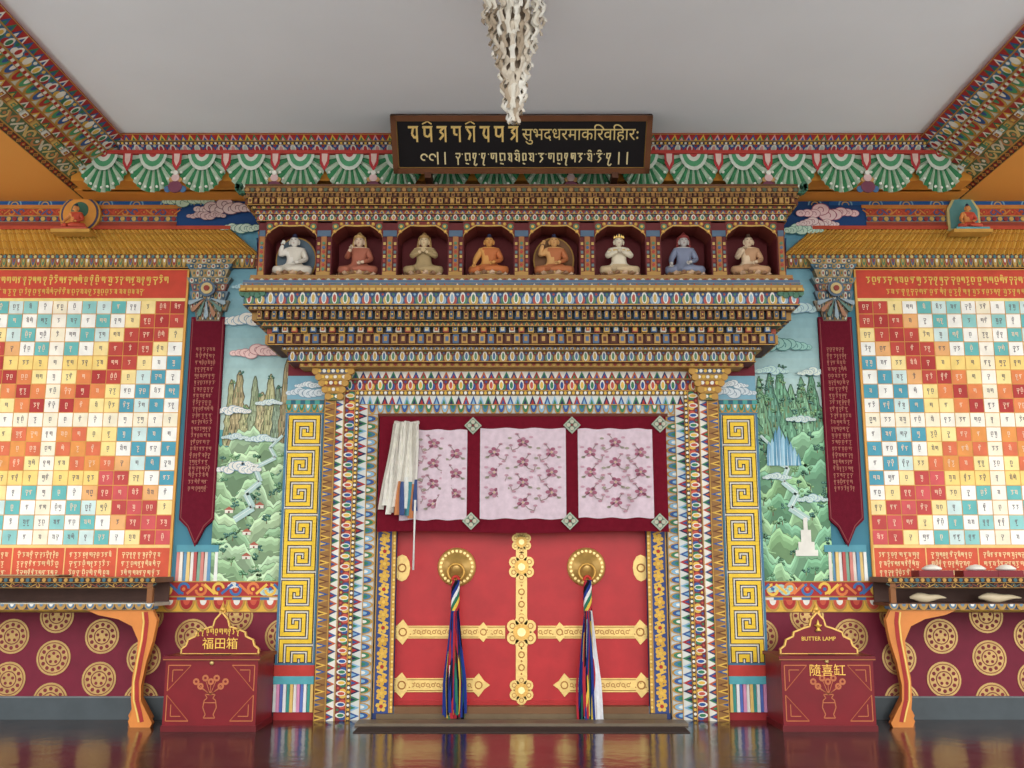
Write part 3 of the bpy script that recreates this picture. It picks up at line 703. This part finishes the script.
for k in range(11):
    t=k/10; xt=Xs(394+t*22,422); xb_=Xs(380+t*34,510); zt_=Z(421+abs(t-.5)*4,-.3); zb_=Z(509+6*t-5*math.sin(k*2.),-.34); n=14;pts=[];fs=[];ph=k*1.3
    tip=[(80,150,160),(206,130,80),(70,90,140),(226,226,220)][k%4]
    for j in range(n+1):
        f=j/n; x=xt+(xb_-xt)*f+.008*math.sin(ph+f*6); zz=zt_+(zb_-zt_)*f; hw=.016+.012*f; w_=.245+.04*math.sin(t*3)+.014*math.sin(ph+f*7)
        pts+=[(x-hw,zz,w_),(x,zz,w_+.03),(x+hw,zz,w_)]
    for j in range(n):
        a=3*j; c=tip if (j>=n-5 and k>4) else ((232,228,216) if k%3 else (200,194,182))
        b.add(pts[a:a+6],[[0,3,4,1],[1,4,5,2]],c,CL)
b.tube([(Xs(415,500),Z(500,-.3),.3),(Xs(414,535),Z(535,-.3),.3),(Xs(413,570),Z(570,-.3),.3)],[.012,.008,.01],(226,226,220),CL,6)
b.tube([(Xs(394,420),Z(421,-.3),.19),(Xs(405,424),Z(425,-.3),.29),(Xs(417,420),Z(421,-.3),.19)],.022,(236,232,220),CL,8)
b.done()
# ---------------------------------------------------------------- niche entablature
b=B('carved_niche_entablature')
def lvl(p0,p1,pxl,Y,kind,C,unit,flip=False,back=0.002,sides=True,wood=None):
    z1=Z(p0,Y); z0=Z(p1,Y); xl=X(pxl,(p0+p1)/2,Y)
    b.fr(); b.mx=1
    b.box(xl,-xl,z0,z1+.03,back,-Y,wood or C[0])
    band(b,xl,-xl,z0,z1,-Y+.002,kind,C,unit,flip)
    if sides:
        for s in (-1,1):
            b.mx=-s; b.fr((xl,0,0),U=(0,-1,0),V=(0,0,1))
            band(b,back,-Y,z0,z1,.002,kind,C,unit,flip)
        b.mx=1; b.fr()
BW=(100,62,38)
lvl(187,193,245,-.95,'dots',[BW,(166,120,66),(90,96,70)],.05)
lvl(193,198,246,-.93,'dent',[(76,44,32),(150,104,56),(96,58,36),(140,96,50)],.05)
lvl(198,205,248,-.91,'dent',[(84,46,34),(190,146,76),(110,60,36),(176,130,66)],.055)
lvl(205,209,252,-.86,'dots',[(80,80,66),(206,166,84),(150,64,52)],.045)
lvl(209,214,255,-.82,'zig',[(150,56,46),(206,170,90),(70,100,140)],.06)
lvl(214,221,257,-.8,'lotus',[(70,66,80),(190,150,80),(176,84,66),(90,130,100)],.085)
Yn=-.78; zt=Z(221,Yn); zbn=Z(278,Yn); xl=X(258,250,Yn); n8=8; pt=-2*xl/n8
w=-Yn
b.box(xl,-xl,zbn,zt,.2,.4,(124,42,46))
b.box(xl,-xl,zt-.02,zt+.04,.2,w,(110,40,36)); 
b.box(xl,-xl,zbn-.04,zbn+.012,.2,w,(130,60,40))
for i in range(n8+1):
    cx=xl+pt*i; hw=.075
    c0=max(cx-hw,xl); c1=min(cx+hw,-xl)
    b.box(c0,c1,zbn,zt,.38,w,(104,34,36))
    b.box(c0+.01,c1-.01,zbn,zbn+.06,w,w+.015,(180,136,66)); b.box(c0+.01,c1-.01,zt-.16,zt-.1,w,w+.015,(84,106,130))
    m_=(c0+c1)/2
    b.box(m_-.026,m_+.026,zbn+.06,zt-.16,w,w+.012,(170,110,60)); 
    for k in range(7):
        zz=zbn+.085+k*.043; b.disc(m_,zz,.016,w+.012,w+.02,[(90,130,96),(176,70,54),(80,104,140)][k%3],PA,8)
        for q in (c0+.012,c1-.036): b.rect(q,q+.024,zz-.014,zz+.014,w+.003,[(200,164,86),(100,120,120),(150,60,50)][k%3])
for i in range(n8):
    ca=xl+pt*(i+.5); a=pt/2-.07; N=24; zs_=zt-.2
    prev=None
    for k in range(N+1):
        t=math.pi*k/N; cu_=1-.13*abs(math.sin(3*t)); x=ca-a*math.cos(t)*1.0; z_=zs_+.16*max(0,math.sin(t))**.8*cu_
        if prev:
            for (wf,c,off) in ((w+.004,(130,50,44),0),(w+.012,(200,156,76),.03)):
                z0a,z0b=prev[1],z_
                if off==0: b.add([(prev[0],z0a,wf),(x,z0b,wf),(x,zt,wf),(prev[0],zt,wf)],[[0,1,2,3]],c)
                else: b.add([(prev[0],z0a,wf),(x,z0b,wf),(x,z0b+.016,wf),(prev[0],z0a+.016,wf)],[[0,1,2,3]],c)
            b.add([(prev[0],prev[1],.5),(x,z_,.5),(x,z_,w+.01),(prev[0],prev[1],w+.01)],[[0,1,2,3]],(120,50,40))
        prev=(x,z_)
    for q in (-1,1):
        for (fx,dz_,r,c) in ((.85,.06,.03,(90,126,100)),(.62,.035,.018,(190,140,70)),(.42,.028,.016,(90,110,140)),(.2,.026,.014,(190,140,70)),(.88,.11,.018,(190,140,70))):
            b.disc(ca+q*a*fx,zt-dz_,r,w+.004,w+.014,c,PA,10); b.disc(ca+q*a*fx,zt-dz_,r*.5,w+.014,w+.018,YL,PA,8)
for s in (-1,1):
    b.mx=-s; b.fr(); b.box(xl-.005,xl+.02,zbn,zt,0.002,w-.01,(120,36,36)); b.fr((xl-.005,0,0),U=(0,-1,0),V=(0,0,1)); band(b,.02,w-.02,zbn+.1,zt-.1,.003,'flower',[(150,40,40),GD,BL,GR],.2)
b.mx=1; b.fr()
lvl(278,283,250,-.86,'dots',[(160,116,64),(206,200,180),(150,60,50)],.045)
lvl(283,288,243,-.95,'zig',[(80,108,136),(206,200,184),(160,64,56),(84,124,92)],.06)
lvl(288,291,240,-1.0,'dent',[(170,126,60),(210,170,84)],.06)
lvl(291,305,244,-.95,'lotus',[(60,84,126),(176,80,66),(84,130,96),(200,164,90),(140,170,190)],.1)
lvl(305,310,249,-.88,'dots',[(96,56,44),(210,170,84),(200,190,170)],.04)
lvl(310,321,257,-.8,'beam',[(50,64,66),(176,136,76),(104,50,40),(166,124,64),(60,84,116)],.07)
lvl(321,326,262,-.74,'zig',[(84,104,84),(200,156,74),(150,60,50)],.05)
lvl(326,334,272,-.64,'beam',[(60,48,46),(84,110,150),(200,196,180),(170,80,60),(200,160,80)],.09)
lvl(334,345,268,-.6,'dent',[(92,44,38),(190,146,76),(80,106,140),(180,134,66),(96,50,36)],.085)
lvl(345,350,282,-.5,'zig',[(190,146,70),(70,96,140),(206,200,180)],.055)
lvl(350,362,288,-.42,'lotus',[(110,50,46),(190,150,76),(76,110,146),(90,130,96)],.09)
lvl(362,367,300,-.34,'dots',[(176,130,60),(210,170,84),(150,60,50)],.04)
for s in (-1,1):
    b.mx=-s; x=X(245,188,-.95)
    for k in range(6):
        a=k*.5; b.disc(x-.02+.05*math.cos(2.4+a),Z(190,-.95)+.06*math.sin(2.4+a)*.8+.02,.03-.003*k,.9,.97,(60,110,84),PA,9)
    for k in range(5): b.disc(X(242+5*k,296,-.97),Z(291+ (k%2)*2,-.97)-.02,.03,.92,.975,(76,120,96),PA,9)
b.mx=1
b.done()
# ---------------------------------------------------------------- statues
def skin(vs,rs,es,lv=2):
    me=bpy.data.meshes.new('tmp'); me.from_pydata(vs,es,[]); ob=bpy.data.objects.new('tmp',me); sc.collection.objects.link(ob)
    md=ob.modifiers.new('s','SKIN'); md.use_smooth_shade=True; sb=ob.modifiers.new('ss','SUBSURF'); sb.levels=lv; sb.render_levels=lv
    sv=me.skin_vertices[0].data
    for i,r in enumerate(rs): sv[i].radius=r if hasattr(r,'__len__') else (r,r)
    sv[0].use_root=True
    dg=bpy.context.evaluated_depsgraph_get(); dg.update(); ev=ob.evaluated_get(dg); m=ev.to_mesh()
    V=[tuple(v.co) for v in m.vertices]; Fc=[list(p.vertices) for p in m.polygons]
    ev.to_mesh_clear(); bpy.data.objects.remove(ob); bpy.data.meshes.remove(me)
    return V,Fc
def mixc(a,b_,t): return tuple(x+(y-x)*t for x,y in zip(a,b_))
def statue(name,loc,k,sk,robe,pose,hair=(40,46,80),crown=False,hat=None,halo=None,base=(150,110,80),throne=True):
    b=B(name)
    x,z,w=loc
    if throne:
        b.lathe([(.20*k,0),(.21*k,.01*k),(.18*k,.025*k),(.18*k,.03*k),(.21*k,.045*k),(.19*k,.055*k)],(x,z,w),(190,150,90),GO,24,'v')
        for i in range(18):
            a=2*math.pi*i/18
            pts=[(x+r*k*math.cos(a+da),z+h*k,w+r*k*math.sin(a+da)) for (da,r,h) in ((-.15,.2,.02),(.15,.2,.02),(.12,.235,.04),(0,.225,.058),(-.12,.235,.04))]
            b.add(pts,[[0,1,2,3,4]],base if i%2 else (206,172,140),PA)
    z0=z+(.05*k if throne else -.0)
    def O(p): return (x+p[0]*k,z0+p[2]*k,w-p[1]*k)
    def T(path,rad,col,n=7): b.tube([O(p) for p in path],[r*k for r in rad] if hasattr(rad,'__len__') else rad*k,col,PA,n)
    def ell(c,r,col,fn=None,n=18,m=12):
        pts=[];fs=[]
        for j in range(m+1):
            p=math.pi*j/m
            for i in range(n):
                a=2*math.pi*i/n; X_=math.sin(p)*math.cos(a); Y_=math.sin(p)*math.sin(a); Z_=math.cos(p); kk=1-.22*max(0,-Z_)**1.5
                pts.append((c[0]+r[0]*X_*kk,c[1]+r[1]*Y_*kk,c[2]+r[2]*Z_))
        for j in range(m):
            for i in range(n): fs.append([j*n+i,(j+1)*n+i,(j+1)*n+(i+1)%n,j*n+(i+1)%n])
        g={}
        for f in fs:
            cc=[sum(pts[i][a] for i in f)/4 for a in range(3)]; g.setdefault(fn(cc) if fn else col,[]).append(f)
        b.smooth=True
        for cl,ff in g.items(): b.add([O(p) for p in pts],ff,cl,PA)
        b.smooth=False
    eL,hL=(.13,-.01,.175),(.035,-.115,.115); eR,hR=(-.13,-.01,.175),(-.035,-.115,.115)
    if pose=='touch': eR,hR=(-.135,-.03,.18),(-.15,-.12,.09)
    if pose=='pray': eL,hL=(.13,-.04,.2),(.018,-.11,.24); eR,hR=(-.13,-.04,.2),(-.018,-.11,.24)
    if pose=='raise': eR,hR=(-.15,-.02,.22),(-.115,-.04,.33)
    if pose=='teach': eR,hR=(-.13,-.02,.19),(-.07,-.12,.26)
    vs=[(0,0,.06),(0,0,.13),(0,0,.21),(0,0,.275),(0,0,.315),(.085,0,.272),eL,hL,(-.085,0,.272),eR,hR,
        (.08,-.02,.055),(.19,-.07,.045),(.06,-.15,.04),(-.05,-.15,.035),(-.08,-.02,.055),(-.19,-.07,.045),(-.08,-.135,.04)]
    rs=[(.095,.075),(.075,.055),(.088,.058),(.06,.042),.03,.04,.031,.018,.04,.031,.018,.062,.05,.036,.024,.062,.05,.034]
    es=[(0,1),(1,2),(2,3),(3,4),(3,5),(5,6),(6,7),(3,8),(8,9),(9,10),(0,11),(11,12),(12,13),(13,14),(0,15),(15,16),(16,17)]
    V,Fc=skin(vs,rs,es)
    def near(c,h): return (Vector(c)-Vector(h)).length<.034
    def cf(c):
        X_,Y_,Z_=c
        if near(c,hR) or near(c,hL) or Z_>.292: return sk
        if Z_<.105: return robe
        if hat: return robe
        if crown: return (220,184,100) if (.262<Z_<.272) else sk
        if X_>-.02+(.2-Z_)*.6: return robe
        return sk
    g={}
    for f in Fc:
        cc=[sum(V[i][a] for i in f)/len(f) for a in range(3)]; g.setdefault(cf(cc),[]).append(f)
    VV=[O(v) for v in V]
    b.smooth=True
    for cl,ff in g.items():
        used={};pts=[];nf=[]
        for f in ff:
            q_=[]
            for i in f:
                if i not in used: used[i]=len(pts); pts.append(VV[i])
                q_.append(used[i])
            nf.append(q_)
        b.add(pts,nf,cl,PA)
    b.smooth=False
    hc=(0,-.012,.372)
    def hf(c): return hair if (c[2]>hc[2]+.03 or (c[1]>hc[1]+.012 and c[2]>hc[2]-.03)) else sk
    ell(hc,(.047,.052,.06),sk,hf)
    T([(0,-.06,.378),(0,-.072,.362),(0,-.062,.357)],[.004,.008,.005],sk)
    for q in (-1,1):
        T([(q*.010,-.0600,.380),(q*.019,-.0600,.3785),(q*.028,-.0535,.380)],[.0012,.0026,.0012],(70,50,44))
        T([(q*.009,-.0605,.388),(q*.019,-.0610,.391),(q*.030,-.0530,.387)],.0013,mixc(sk,(60,40,30),.6))
        T([(q*.046,-.012,.385),(q*.052,-.016,.362),(q*.047,-.016,.335)],[.007,.008,.007],sk)
    T([(-.011,-.0555,.344),(0,-.0605,.343),(.011,-.0555,.344)],[.0015,.003,.0015],(176,84,74))
    if hat:
        ell((0,-.01,.415),(.056,.06,.03),hat); T([(0,-.01,.42),(0,-.01,.445),(0,-.01,.475)],[.048,.03,.004],hat,14)
        for q in (-1,1): T([(q*.052,.0,.42),(q*.06,.005,.37),(q*.066,.005,.31)],[.012,.013,.015],hat,6)
    else: ell((0,-.004,.437),(.024,.024,.022),hair)
    for h,e,sg in ((hL,eL,1),(hR,eR,-1)):
        hv=Vector(h); d=(hv-Vector(e)).normalized(); sd=d.cross(Vector((0,1,0))).normalized()
        for i in range(4):
            p=hv+d*.008+sd*(i-1.5)*.0085; q=p+d*(.022+.005*(i in(1,2))); q2=q+d*.012+Vector((0,-.004,0))
            T([p,q,q2],[.006,.005,.004],sk,6)
        p=hv+sd*-.012*sg; q=p+d*.014-sd*.01*sg; T([p,q],[.006,.0045],sk,6)
    if crown:
        for i in range(5):
            a=-math.pi/2+(i-2)*.5; px=.052*math.cos(a); py=-.012+.056*math.sin(a)
            b.add([O((px-.013,py,.398)),O((px+.013,py,.398)),O((px,py-.004,.43+.012*(i==2)))],[[0,1,2]],(226,184,90),GO)
        T([(.051*math.cos(t),-.012+.056*math.sin(t),.400) for t in [i*math.pi/8-math.pi for i in range(9)]],.004,(226,184,90),6)
    if halo:
        for (cz,r,ry,c,o) in ((.2,.215,.25,(190,140,60),.085),(.2,.2,.235,halo,.078)):
            pts=[(x+r*k*math.cos(2*math.pi*i/28),z0+cz*k+ry*k*math.sin(2*math.pi*i/28)) for i in range(28)]
            b.prism(pts,w-(o+.01)*k,w-o*k,c,PA)
    return b.done((x,-w,z))
zs_=zbn+.013; WS=(228,222,210)
specs=[(WS,(214,206,190),'raise',False,(96,116,130),None),((226,196,166),(176,100,76),'teach',False,None,(200,160,96)),((226,200,156),(176,150,104),'pray',False,None,(180,140,84)),((222,156,80),(200,110,56),'touch',False,None,None),
 ((222,166,100),(190,110,64),'raise',False,(140,96,60),None),((230,218,192),(206,180,140),'pray',True,None,None),((196,190,184),(128,136,160),'touch',False,None,(150,60,56)),((226,200,166),(196,150,110),'teach',False,None,None)]
for i,(sk,rb,po,cr,ha,ht) in enumerate(specs):
    cx=xl+pt*(i+.5)
    statue('seated_deity_statue',(cx,zs_,.63),.94,sk,rb,po,(50,54,84) if i!=7 else (90,66,50),cr,ht,ha)
for s in (-1,1):
    Yp=-.1; cx=X(78.5,215,Yp) if s<0 else X(965,215,Yp)
    b=B('halo_plaque'); zc=Z(213,Yp); zb_=Z(237,Yp); 
    pts=[(cx+.215*math.cos(2*math.pi*i/30),zc+.2*math.sin(2*math.pi*i/30)) for i in range(30)]
    if s<0: b.prism(pts,.036,.07,(206,150,60)); b.disc(cx,zc,.195,.07,.075,(70,70,100),PA,28); b.disc(cx,zc,.175,.075,.078,(220,150,60),PA,28); b.disc(cx,zc+.04,.09,.078,.08,(60,110,90),PA,20)
    else:
        q=[(cx-.17,zb_+.08),(cx+.17,zb_+.08),(cx+.17,zc+.05),(cx+.09,zc+.19),(cx,zc+.25),(cx-.09,zc+.19),(cx-.17,zc+.05)]; b.prism(q,.036,.07,(206,190,120)); b.poly([(cx+(u-cx)*.86,zc+(v-zc)*.88) for u,v in q],.074,(90,150,150))
    b.box(cx-.2,cx+.2,zb_,zb_+.035,.107,.26,(200,150,60)); b.box(cx-.17,cx+.17,zb_+.035,zb_+.055,.036,.26,(90,160,170) if s>0 else (190,80,60))
    b.done()
    statue('seated_buddha_figure',(cx,zb_+.056,.16),.62,(226,150,80),(200,76,52),'touch',(40,46,80),throne=False)
# ---------------------------------------------------------------- name sign
ZbS=Z(173,-.9); ZtS=Z(115,-1.25)
Vs=Vector((0,-1.25+.9,ZtS-ZbS)); hs=Vs.length
b=B('temple_name_sign'); b.fr((0,-.9,ZbS),(1,0,0),Vs)
hwB=X(392,173,-.9)*-1; hwT=-X(392,115,-1.25); hw=(hwB+hwT)/2
b.box(-hw,hw,0,hs,-.05,0,(24,20,22),LA)
for (a0,a1,c0,c1) in ((-hw,hw,0,.05),(-hw,hw,hs-.05,hs),(-hw,-hw+.05,0,hs),(hw-.05,hw,0,hs)): b.box(a0,a1,c0,c1,-.05,.025,(110,66,40),LA)
for (a0,a1,c0,c1) in ((-hw+.05,hw-.05,.05,.058),(-hw+.05,hw-.05,hs-.058,hs-.05),(-hw+.05,-hw+.058,.05,hs-.05),(hw-.058,hw-.05,.05,hs-.05)): b.rect(a0,a1,c0,c1,.004,(150,110,50))
rg=random.Random(21)
tcol=(226,206,150); yb=hs*.19; hh_=.085
b.ring(-hw+.3,yb+.05,.022,.036,.004,tcol,PA,12,0,5); b.ring(-hw+.38,yb+.05,.022,.036,.004,tcol,PA,12,0,5); b.line((-hw+.43,yb+.1),(-hw+.43,yb-.02),.014,.004,tcol)
b.line((-hw+.5,yb+.1),(-hw+.5,yb-.02),.014,.004,tcol)
textline(b,-hw+.6,hw-.35,yb,hh_,tcol,rg,.004,.15)
for q in (.3,.22): b.line((hw-q,yb+.1),(hw-q,yb-.02),.014,.004,tcol)
yr=hs*.56; ucur=-hw+.16
for k in range(8):
    wd_=.1; ucur2=ucur+wd_
    b.poly([(ucur,yr+.12),(ucur2-.012,yr+.12),(ucur2,yr+.142),(ucur,yr+.142)],.004,(226,190,110))
    sh=[[(.5,1),(.35,.5),(.6,.2),(.85,.4)],[(.2,1),(.2,.4),(.55,.3),(.8,.6),(.8,1)],[(.7,1),(.3,.7),(.65,.45),(.25,.1)],[(.3,1),(.3,.5),(.6,.45)],[(.15,.9),(.5,.5),(.3,.1)]][k%5]
    b.pline([(ucur+p[0]*wd_,yr+p[1]*.13) for p in sh],.02,.004,(226,190,110)); b.line((ucur+wd_*.82,yr+.13),(ucur+wd_*.82,yr-.01),.017,.0042,(226,190,110))
    if k%3==1: b.pline([(ucur,yr+.16),(ucur+.05,yr+.185),(ucur+.09,yr+.16)],.012,.004,(226,190,110))
    ucur+=.135
W_=b.W.copy(); b.fr()
for q in (-1,1): b.box(q*.9-.03,q*.9+.03,ZbS-.06,ZbS+.03,.3,.93,(90,50,30)); b.tube([(q*.9,ZtS-.02,1.2),(q*.9,CEIL,1.1)],.012,(60,50,40),LA,6)
so=b.done()
def onsign(u,t,w): 
    V=Vs.normalized(); return tuple(Vector((0,-.9,ZbS))+V*(t*hs)+Vector((u,0,0))+W_*w)
textobj(so,'sign_text','सुभदधरमाकिरविहारः',onsign(.56,.67,.006),(1,0,0),Vs,.165,(232,204,130),fit=1.1)
# ---------------------------------------------------------------- chandelier
b=B('tiered_shell_chandelier'); rg=random.Random(11); Yq=-3.3
cx=X(514,60,Yq); zt_=CEIL; zb_=Z(121,Yq)
b.lathe([(.012,0),(.012,.2)],(cx,zt_-.2,-Yq),(120,100,80),GO,8,'v'); 
b.lathe([(.12,0),(.12,.03),(.05,.05)],(cx,zt_-.05,-Yq),(200,190,170),GO,20,'v')
b.lathe([(.01,0),(.04,.08),(.06,.4),(.08,.8),(.1,zt_-zb_-.1)],(cx,zb_+.03,-Yq),(150,130,110),PA,10,'v')
Hc=zt_-.04-zb_; nt=10
for t in range(nt):
    f=t/(nt-1); ztop=zt_-.06-(Hc-.22)*f; r=.075+.15*(1-f)**1.6; L_=.22
    if t==nt-1: r=.05
    n=max(8,int(17*r/.2))
    for i in range(n):
        a=2*math.pi*(i+.5*(t%2))/n+rg.uniform(-.1,.1); pts=[];fs=[]; wv=.032
        ca,sa=math.cos(a),math.sin(a); ph=rg.uniform(0,6)
        m=10
        for j in range(m+1):
            g=j/m; rr=r*(.8+.3*g)-.04*g*g+.018*math.sin(ph+g*11); wj=wv*(.4+.6*abs(math.sin(g*math.pi*2.5+.4)))*(1-.5*g)
            zz=ztop-L_*g
            for q in (-1,0,1):
                rq=rr+(.02 if q==0 else 0)
                pts.append((cx+rq*ca-q*wj*sa,zz+.006*q,-Yq-(rq*sa+q*wj*ca)))
            if j: 
                o=3*(j-1); fs+=[[o,o+3,o+4,o+1],[o+1,o+4,o+5,o+2]]
        b.smooth=True; b.add(pts,fs,rg.choice([(230,222,206),(214,200,180),(180,160,136),(238,232,220)]),PA); b.smooth=False
b.done()
# ---------------------------------------------------------------- offering tables
for s in (-1,1):
    b=B('carved_offering_table'); b.mx=-s; Yt=-.55
    xr=X(156,600,Yt); xL=-WX+.15
    ztp=Z(577,Yt); w=-Yt
    DK=(62,34,26)
    b.box(xL,xr,ztp-.05,ztp,.11,w+.03,(110,66,38),LA)
    band(b,xL,xr,ztp-.05,ztp-.005,w+.032,'dots',[(70,36,26),(190,140,64),(60,100,110)],.05)
    zl=Z(603,Yt)
    b.box(xL+.03,xr-.03,zl,ztp-.05,.11,.13,(90,60,50))
    b.box(xL+.03,xr-.03,Z(588,Yt),ztp-.05,w-.03,w,DK); band(b,xL+.03,xr-.03,Z(588,Yt),ztp-.05,w+.002,'scroll',[(58,34,30),(190,144,66),(140,70,44),(80,106,100)],.08)
    b.box(xL,xr-.02,zl-.03,zl,.11,w+.0,(190,184,170) if s<0 else (90,50,34),LA)
    b.box(xL,xr-.01,Z(609,Yt),zl-.03,w-.1,w+.01,(70,110,140)); band(b,xL,xr-.01,Z(610,Yt),Z(604,Yt),w+.012,'petal',[(60,64,80),(176,134,70),(96,126,150)],.09)
    for x in (xr-.06,xr-1.55,xL+.05): b.box(x-.025,x+.025,zl,ztp-.04,w-.04,w+.008,(140,86,44))
    def leg(mir,ww0,ww1):
        o=[(152,609),(157,620),(153,640),(146,662),(141,685),(141,700),(147,712),(152,722),(150,726)]
        i=[(130,726),(128,720),(132,712),(131,698),(132,680),(136,660),(138,640),(132,626),(118,619),(98,615),(84,609)]
        pts=[(X(p,q,-ww1),Z(q,-ww1)) for p,q in o+i]; 
        zmin=min(p[1] for p in pts); pts=[(p[0],max(0,(p[1]-zmin)*(pts[0][1])/(pts[0][1]-zmin))) for p in pts]
        if mir: pts=[(xL+xr-p[0],p[1]) for p in pts][::-1]
        pts=pts[::-1]
        b.prism(pts,ww0,ww1,(216,128,54),LA)
        oo=[( (xL+xr-X(p,q,-ww1)) if mir else X(p,q,-ww1), Z(q,-ww1)) for p,q in [(146,612),(147,622),(145,640),(141,660),(137,682),(137,700),(140,712),(142,722)]]
        b.pline(oo,.035,ww1+.003,(170,44,38)); b.pline([(p[0]-.03,p[1]) for p in oo],.014,ww1+.004,(236,196,96))
    for mir in (0,1):
        leg(mir,w-.07,w-.005); leg(mir,.12,.17)
    b.done()
    if s<0:
        b=B('folded_cloth'); b.box(X(0,580,-.4)-.3,X(60,580,-.4),ztp,ztp+.012,.15,.5,(150,90,60),CL); b.box(X(0,580,-.4)-.3,X(62,580,-.4),ztp+.012,ztp+.02,.16,.48,(170,150,110),CL); b.done()
    else:
        for px in (932,976,1006):
            b=B('offering_bowl'); x=X(px,572,-.4); ww_=.16 if px<1000 else .12
            b.box(x-ww_,x+ww_,ztp,ztp+.06,.3,.5,(130,22,34),LA); b.lathe([(.07,0),(.09,.01),(.09,.02),(.05,.045),(.01,.055)],(x,ztp+.06,.4),(226,222,210),LA,20,'v'); b.done()
        for px,rx in ((928,.17),(1000,.2)):
            b=B('conch_shell'); x=X(px,598,-.4)
            m=10
            path=[(x-rx+2*rx*j/m, zl+.045+.006*math.sin(j), .4) for j in range(m+1)]
            b.tube(path,[.01,.025,.04,.045,.044,.038,.032,.026,.02,.012,.005],(216,196,160),LA,12); b.done()
# ---------------------------------------------------------------- donation boxes
for s in (-1,1):
    b=B('donation_box'); Yf=-.78; w=-Yf
    xa,xb=(X(163.5,700,Yf),X(256.5,700,Yf)) if s<0 else (X(782.5,700,Yf),X(875,700,Yf))
    zt=Z(656,Yf); BX=(126,16,26)
    b.box(xa,xb,.03,zt-.03,.2,w,BX,LA)
    b.box(xa-.01,xb+.01,.0,.05,.19,w+.01,(104,12,20),LA)
    b.box(xa-.02,xb+.02,zt-.03,zt,.18,w+.02,(116,14,24),LA); b.box(xa-.02,xb+.02,zt-.034,zt-.026,w+.02,w+.023,(170,100,50))
    c=(xa+xb)/2; hh=(xb-xa)/2
    zu=Z(612,-.55)
    ox=[(-.95,0),(.95,0),(.95,.12),(.84,.2),(.8,.34),(.62,.42),(.6,.52),(.34,.62),(.2,.66),(.16,.82),(.0,1.0)]
    pts=[(c+hh*a_*.9,zt+(zu-zt)*q) for a_,q in ox]+[(c-hh*a_*.9,zt+(zu-zt)*q) for a_,q in ox[2:-1][::-1]]
    b.prism(pts,.5,.56,BX,LA,(200,150,60)); 
    b.pline(pts+[pts[0]],.014,.562,(216,170,80),GO)
    b.box(c-.03,c+.03,zu-.01,zu+.015,.51,.55,(206,150,60),GO)
    b.lathe([(.02,0),(.035,.02),(.02,.045),(.006,.08),(.001,.1)],(c,zu+.0,.53),(214,160,60),GO,12,'v')
    b.box(c-.12,c+.12,zt,zt+.004,.62,.65,(20,10,10))
    for q in (-1,1):
        ex=c+q*hh*.93
        for vz,sg in ((.09,1),(zt-.08,-1)):
            b.pline([(ex,vz+sg*.22),(ex,vz),(ex-q*.2,vz)],.008,w+.003,(196,110,60)); b.pline([(ex-q*.04,vz+sg*.14),(ex-q*.04,vz+sg*.04),(ex-q*.13,vz+sg*.04)],.007,w+.003,(196,110,60))
            b.line((ex-q*.0,vz+sg*.22),(ex-q*.2,vz),.006,w+.0035,(180,90,50))
    zv=zt*.38; G2=(190,104,62)
    vp=[(-.05,-.13),(.05,-.13),(.035,-.1),(.06,-.04),(.05,.02),(.025,.04),(.045,.07),(-.045,.07),(-.025,.04),(-.05,.02),(-.06,-.04),(-.035,-.1)]
    b.pline([(c+p[0],zv+p[1]) for p in vp+vp[:1]],.009,w+.003,G2); b.line((c-.05,zv),(c+.05,zv),.008,w+.003,G2)
    for (dx_,dy_) in ((0,.17),(-.09,.13),(.09,.13),(-.05,.2),(.05,.2),(-.13,.17),(.13,.17)):
        b.line((c,zv+.07),(c+dx_,zv+dy_),.006,w+.003,G2); b.ring(c+dx_,zv+dy_+.01,.012,.03,w+.0035,G2,PA,9)
    b.lathe([(.018,0),(.018,.01),(.008,.014)],(c,zt-.06 if s<0 else zt-.045,w+.0),(200,170,100),GO,12,'w')
    if s<0: textline(b,c-.22,c+.22,zt+(zu-zt)*.47,.045,(232,186,70),rng,.562,.18)
    else:
        b.lathe([(.03,0),(.012,.02),(.012,.03),(.035,.05),(.035,.055)],(c,zt+(zu-zt)*.55,.575),(232,186,70),GO,12,'v'); b.prism([(c-.012,zt+(zu-zt)*.55+.055),(c+.012,zt+(zu-zt)*.55+.055),(c,zt+(zu-zt)*.55+.1)],.56,.58,(240,200,90))
    ob=b.done()
    if s<0:
        textobj(ob,'label_1','福田箱',(c,-.565,zt+(zu-zt)*.23),(1,0,0),(0,0,1),.11,(232,186,70))
    else:
        textobj(ob,'label_1','BUTTER LAMP',(c,-.565,zt+(zu-zt)*.36),(1,0,0),(0,0,1),.05,(232,186,70))
        textobj(ob,'label_2','隨喜缸',(c,-w-.004,zt-.13),(1,0,0),(0,0,1),.11,(232,176,70))
# ---------------------------------------------------------------- light
wd_=bpy.data.worlds.new('world'); sc.world=wd_; wd_.use_nodes=True; bg=wd_.node_tree.nodes['Background']
bg.inputs[0].default_value=(.95,.98,1,1); bg.inputs[1].default_value=2.15
sl=bpy.data.lights.new('soft_daylight','SUN'); sl.energy=1.4; sl.angle=math.radians(50); sl.color=(1,.97,.92)
so_=bpy.data.objects.new('soft_daylight_sun',sl); sc.collection.objects.link(so_); so_.rotation_euler=(math.radians(76),0,math.radians(8)); so_.location=(0,-14,6)
print('FACES',sum(len(o.data.polygons) for o in sc.objects if o.type=='MESH'))
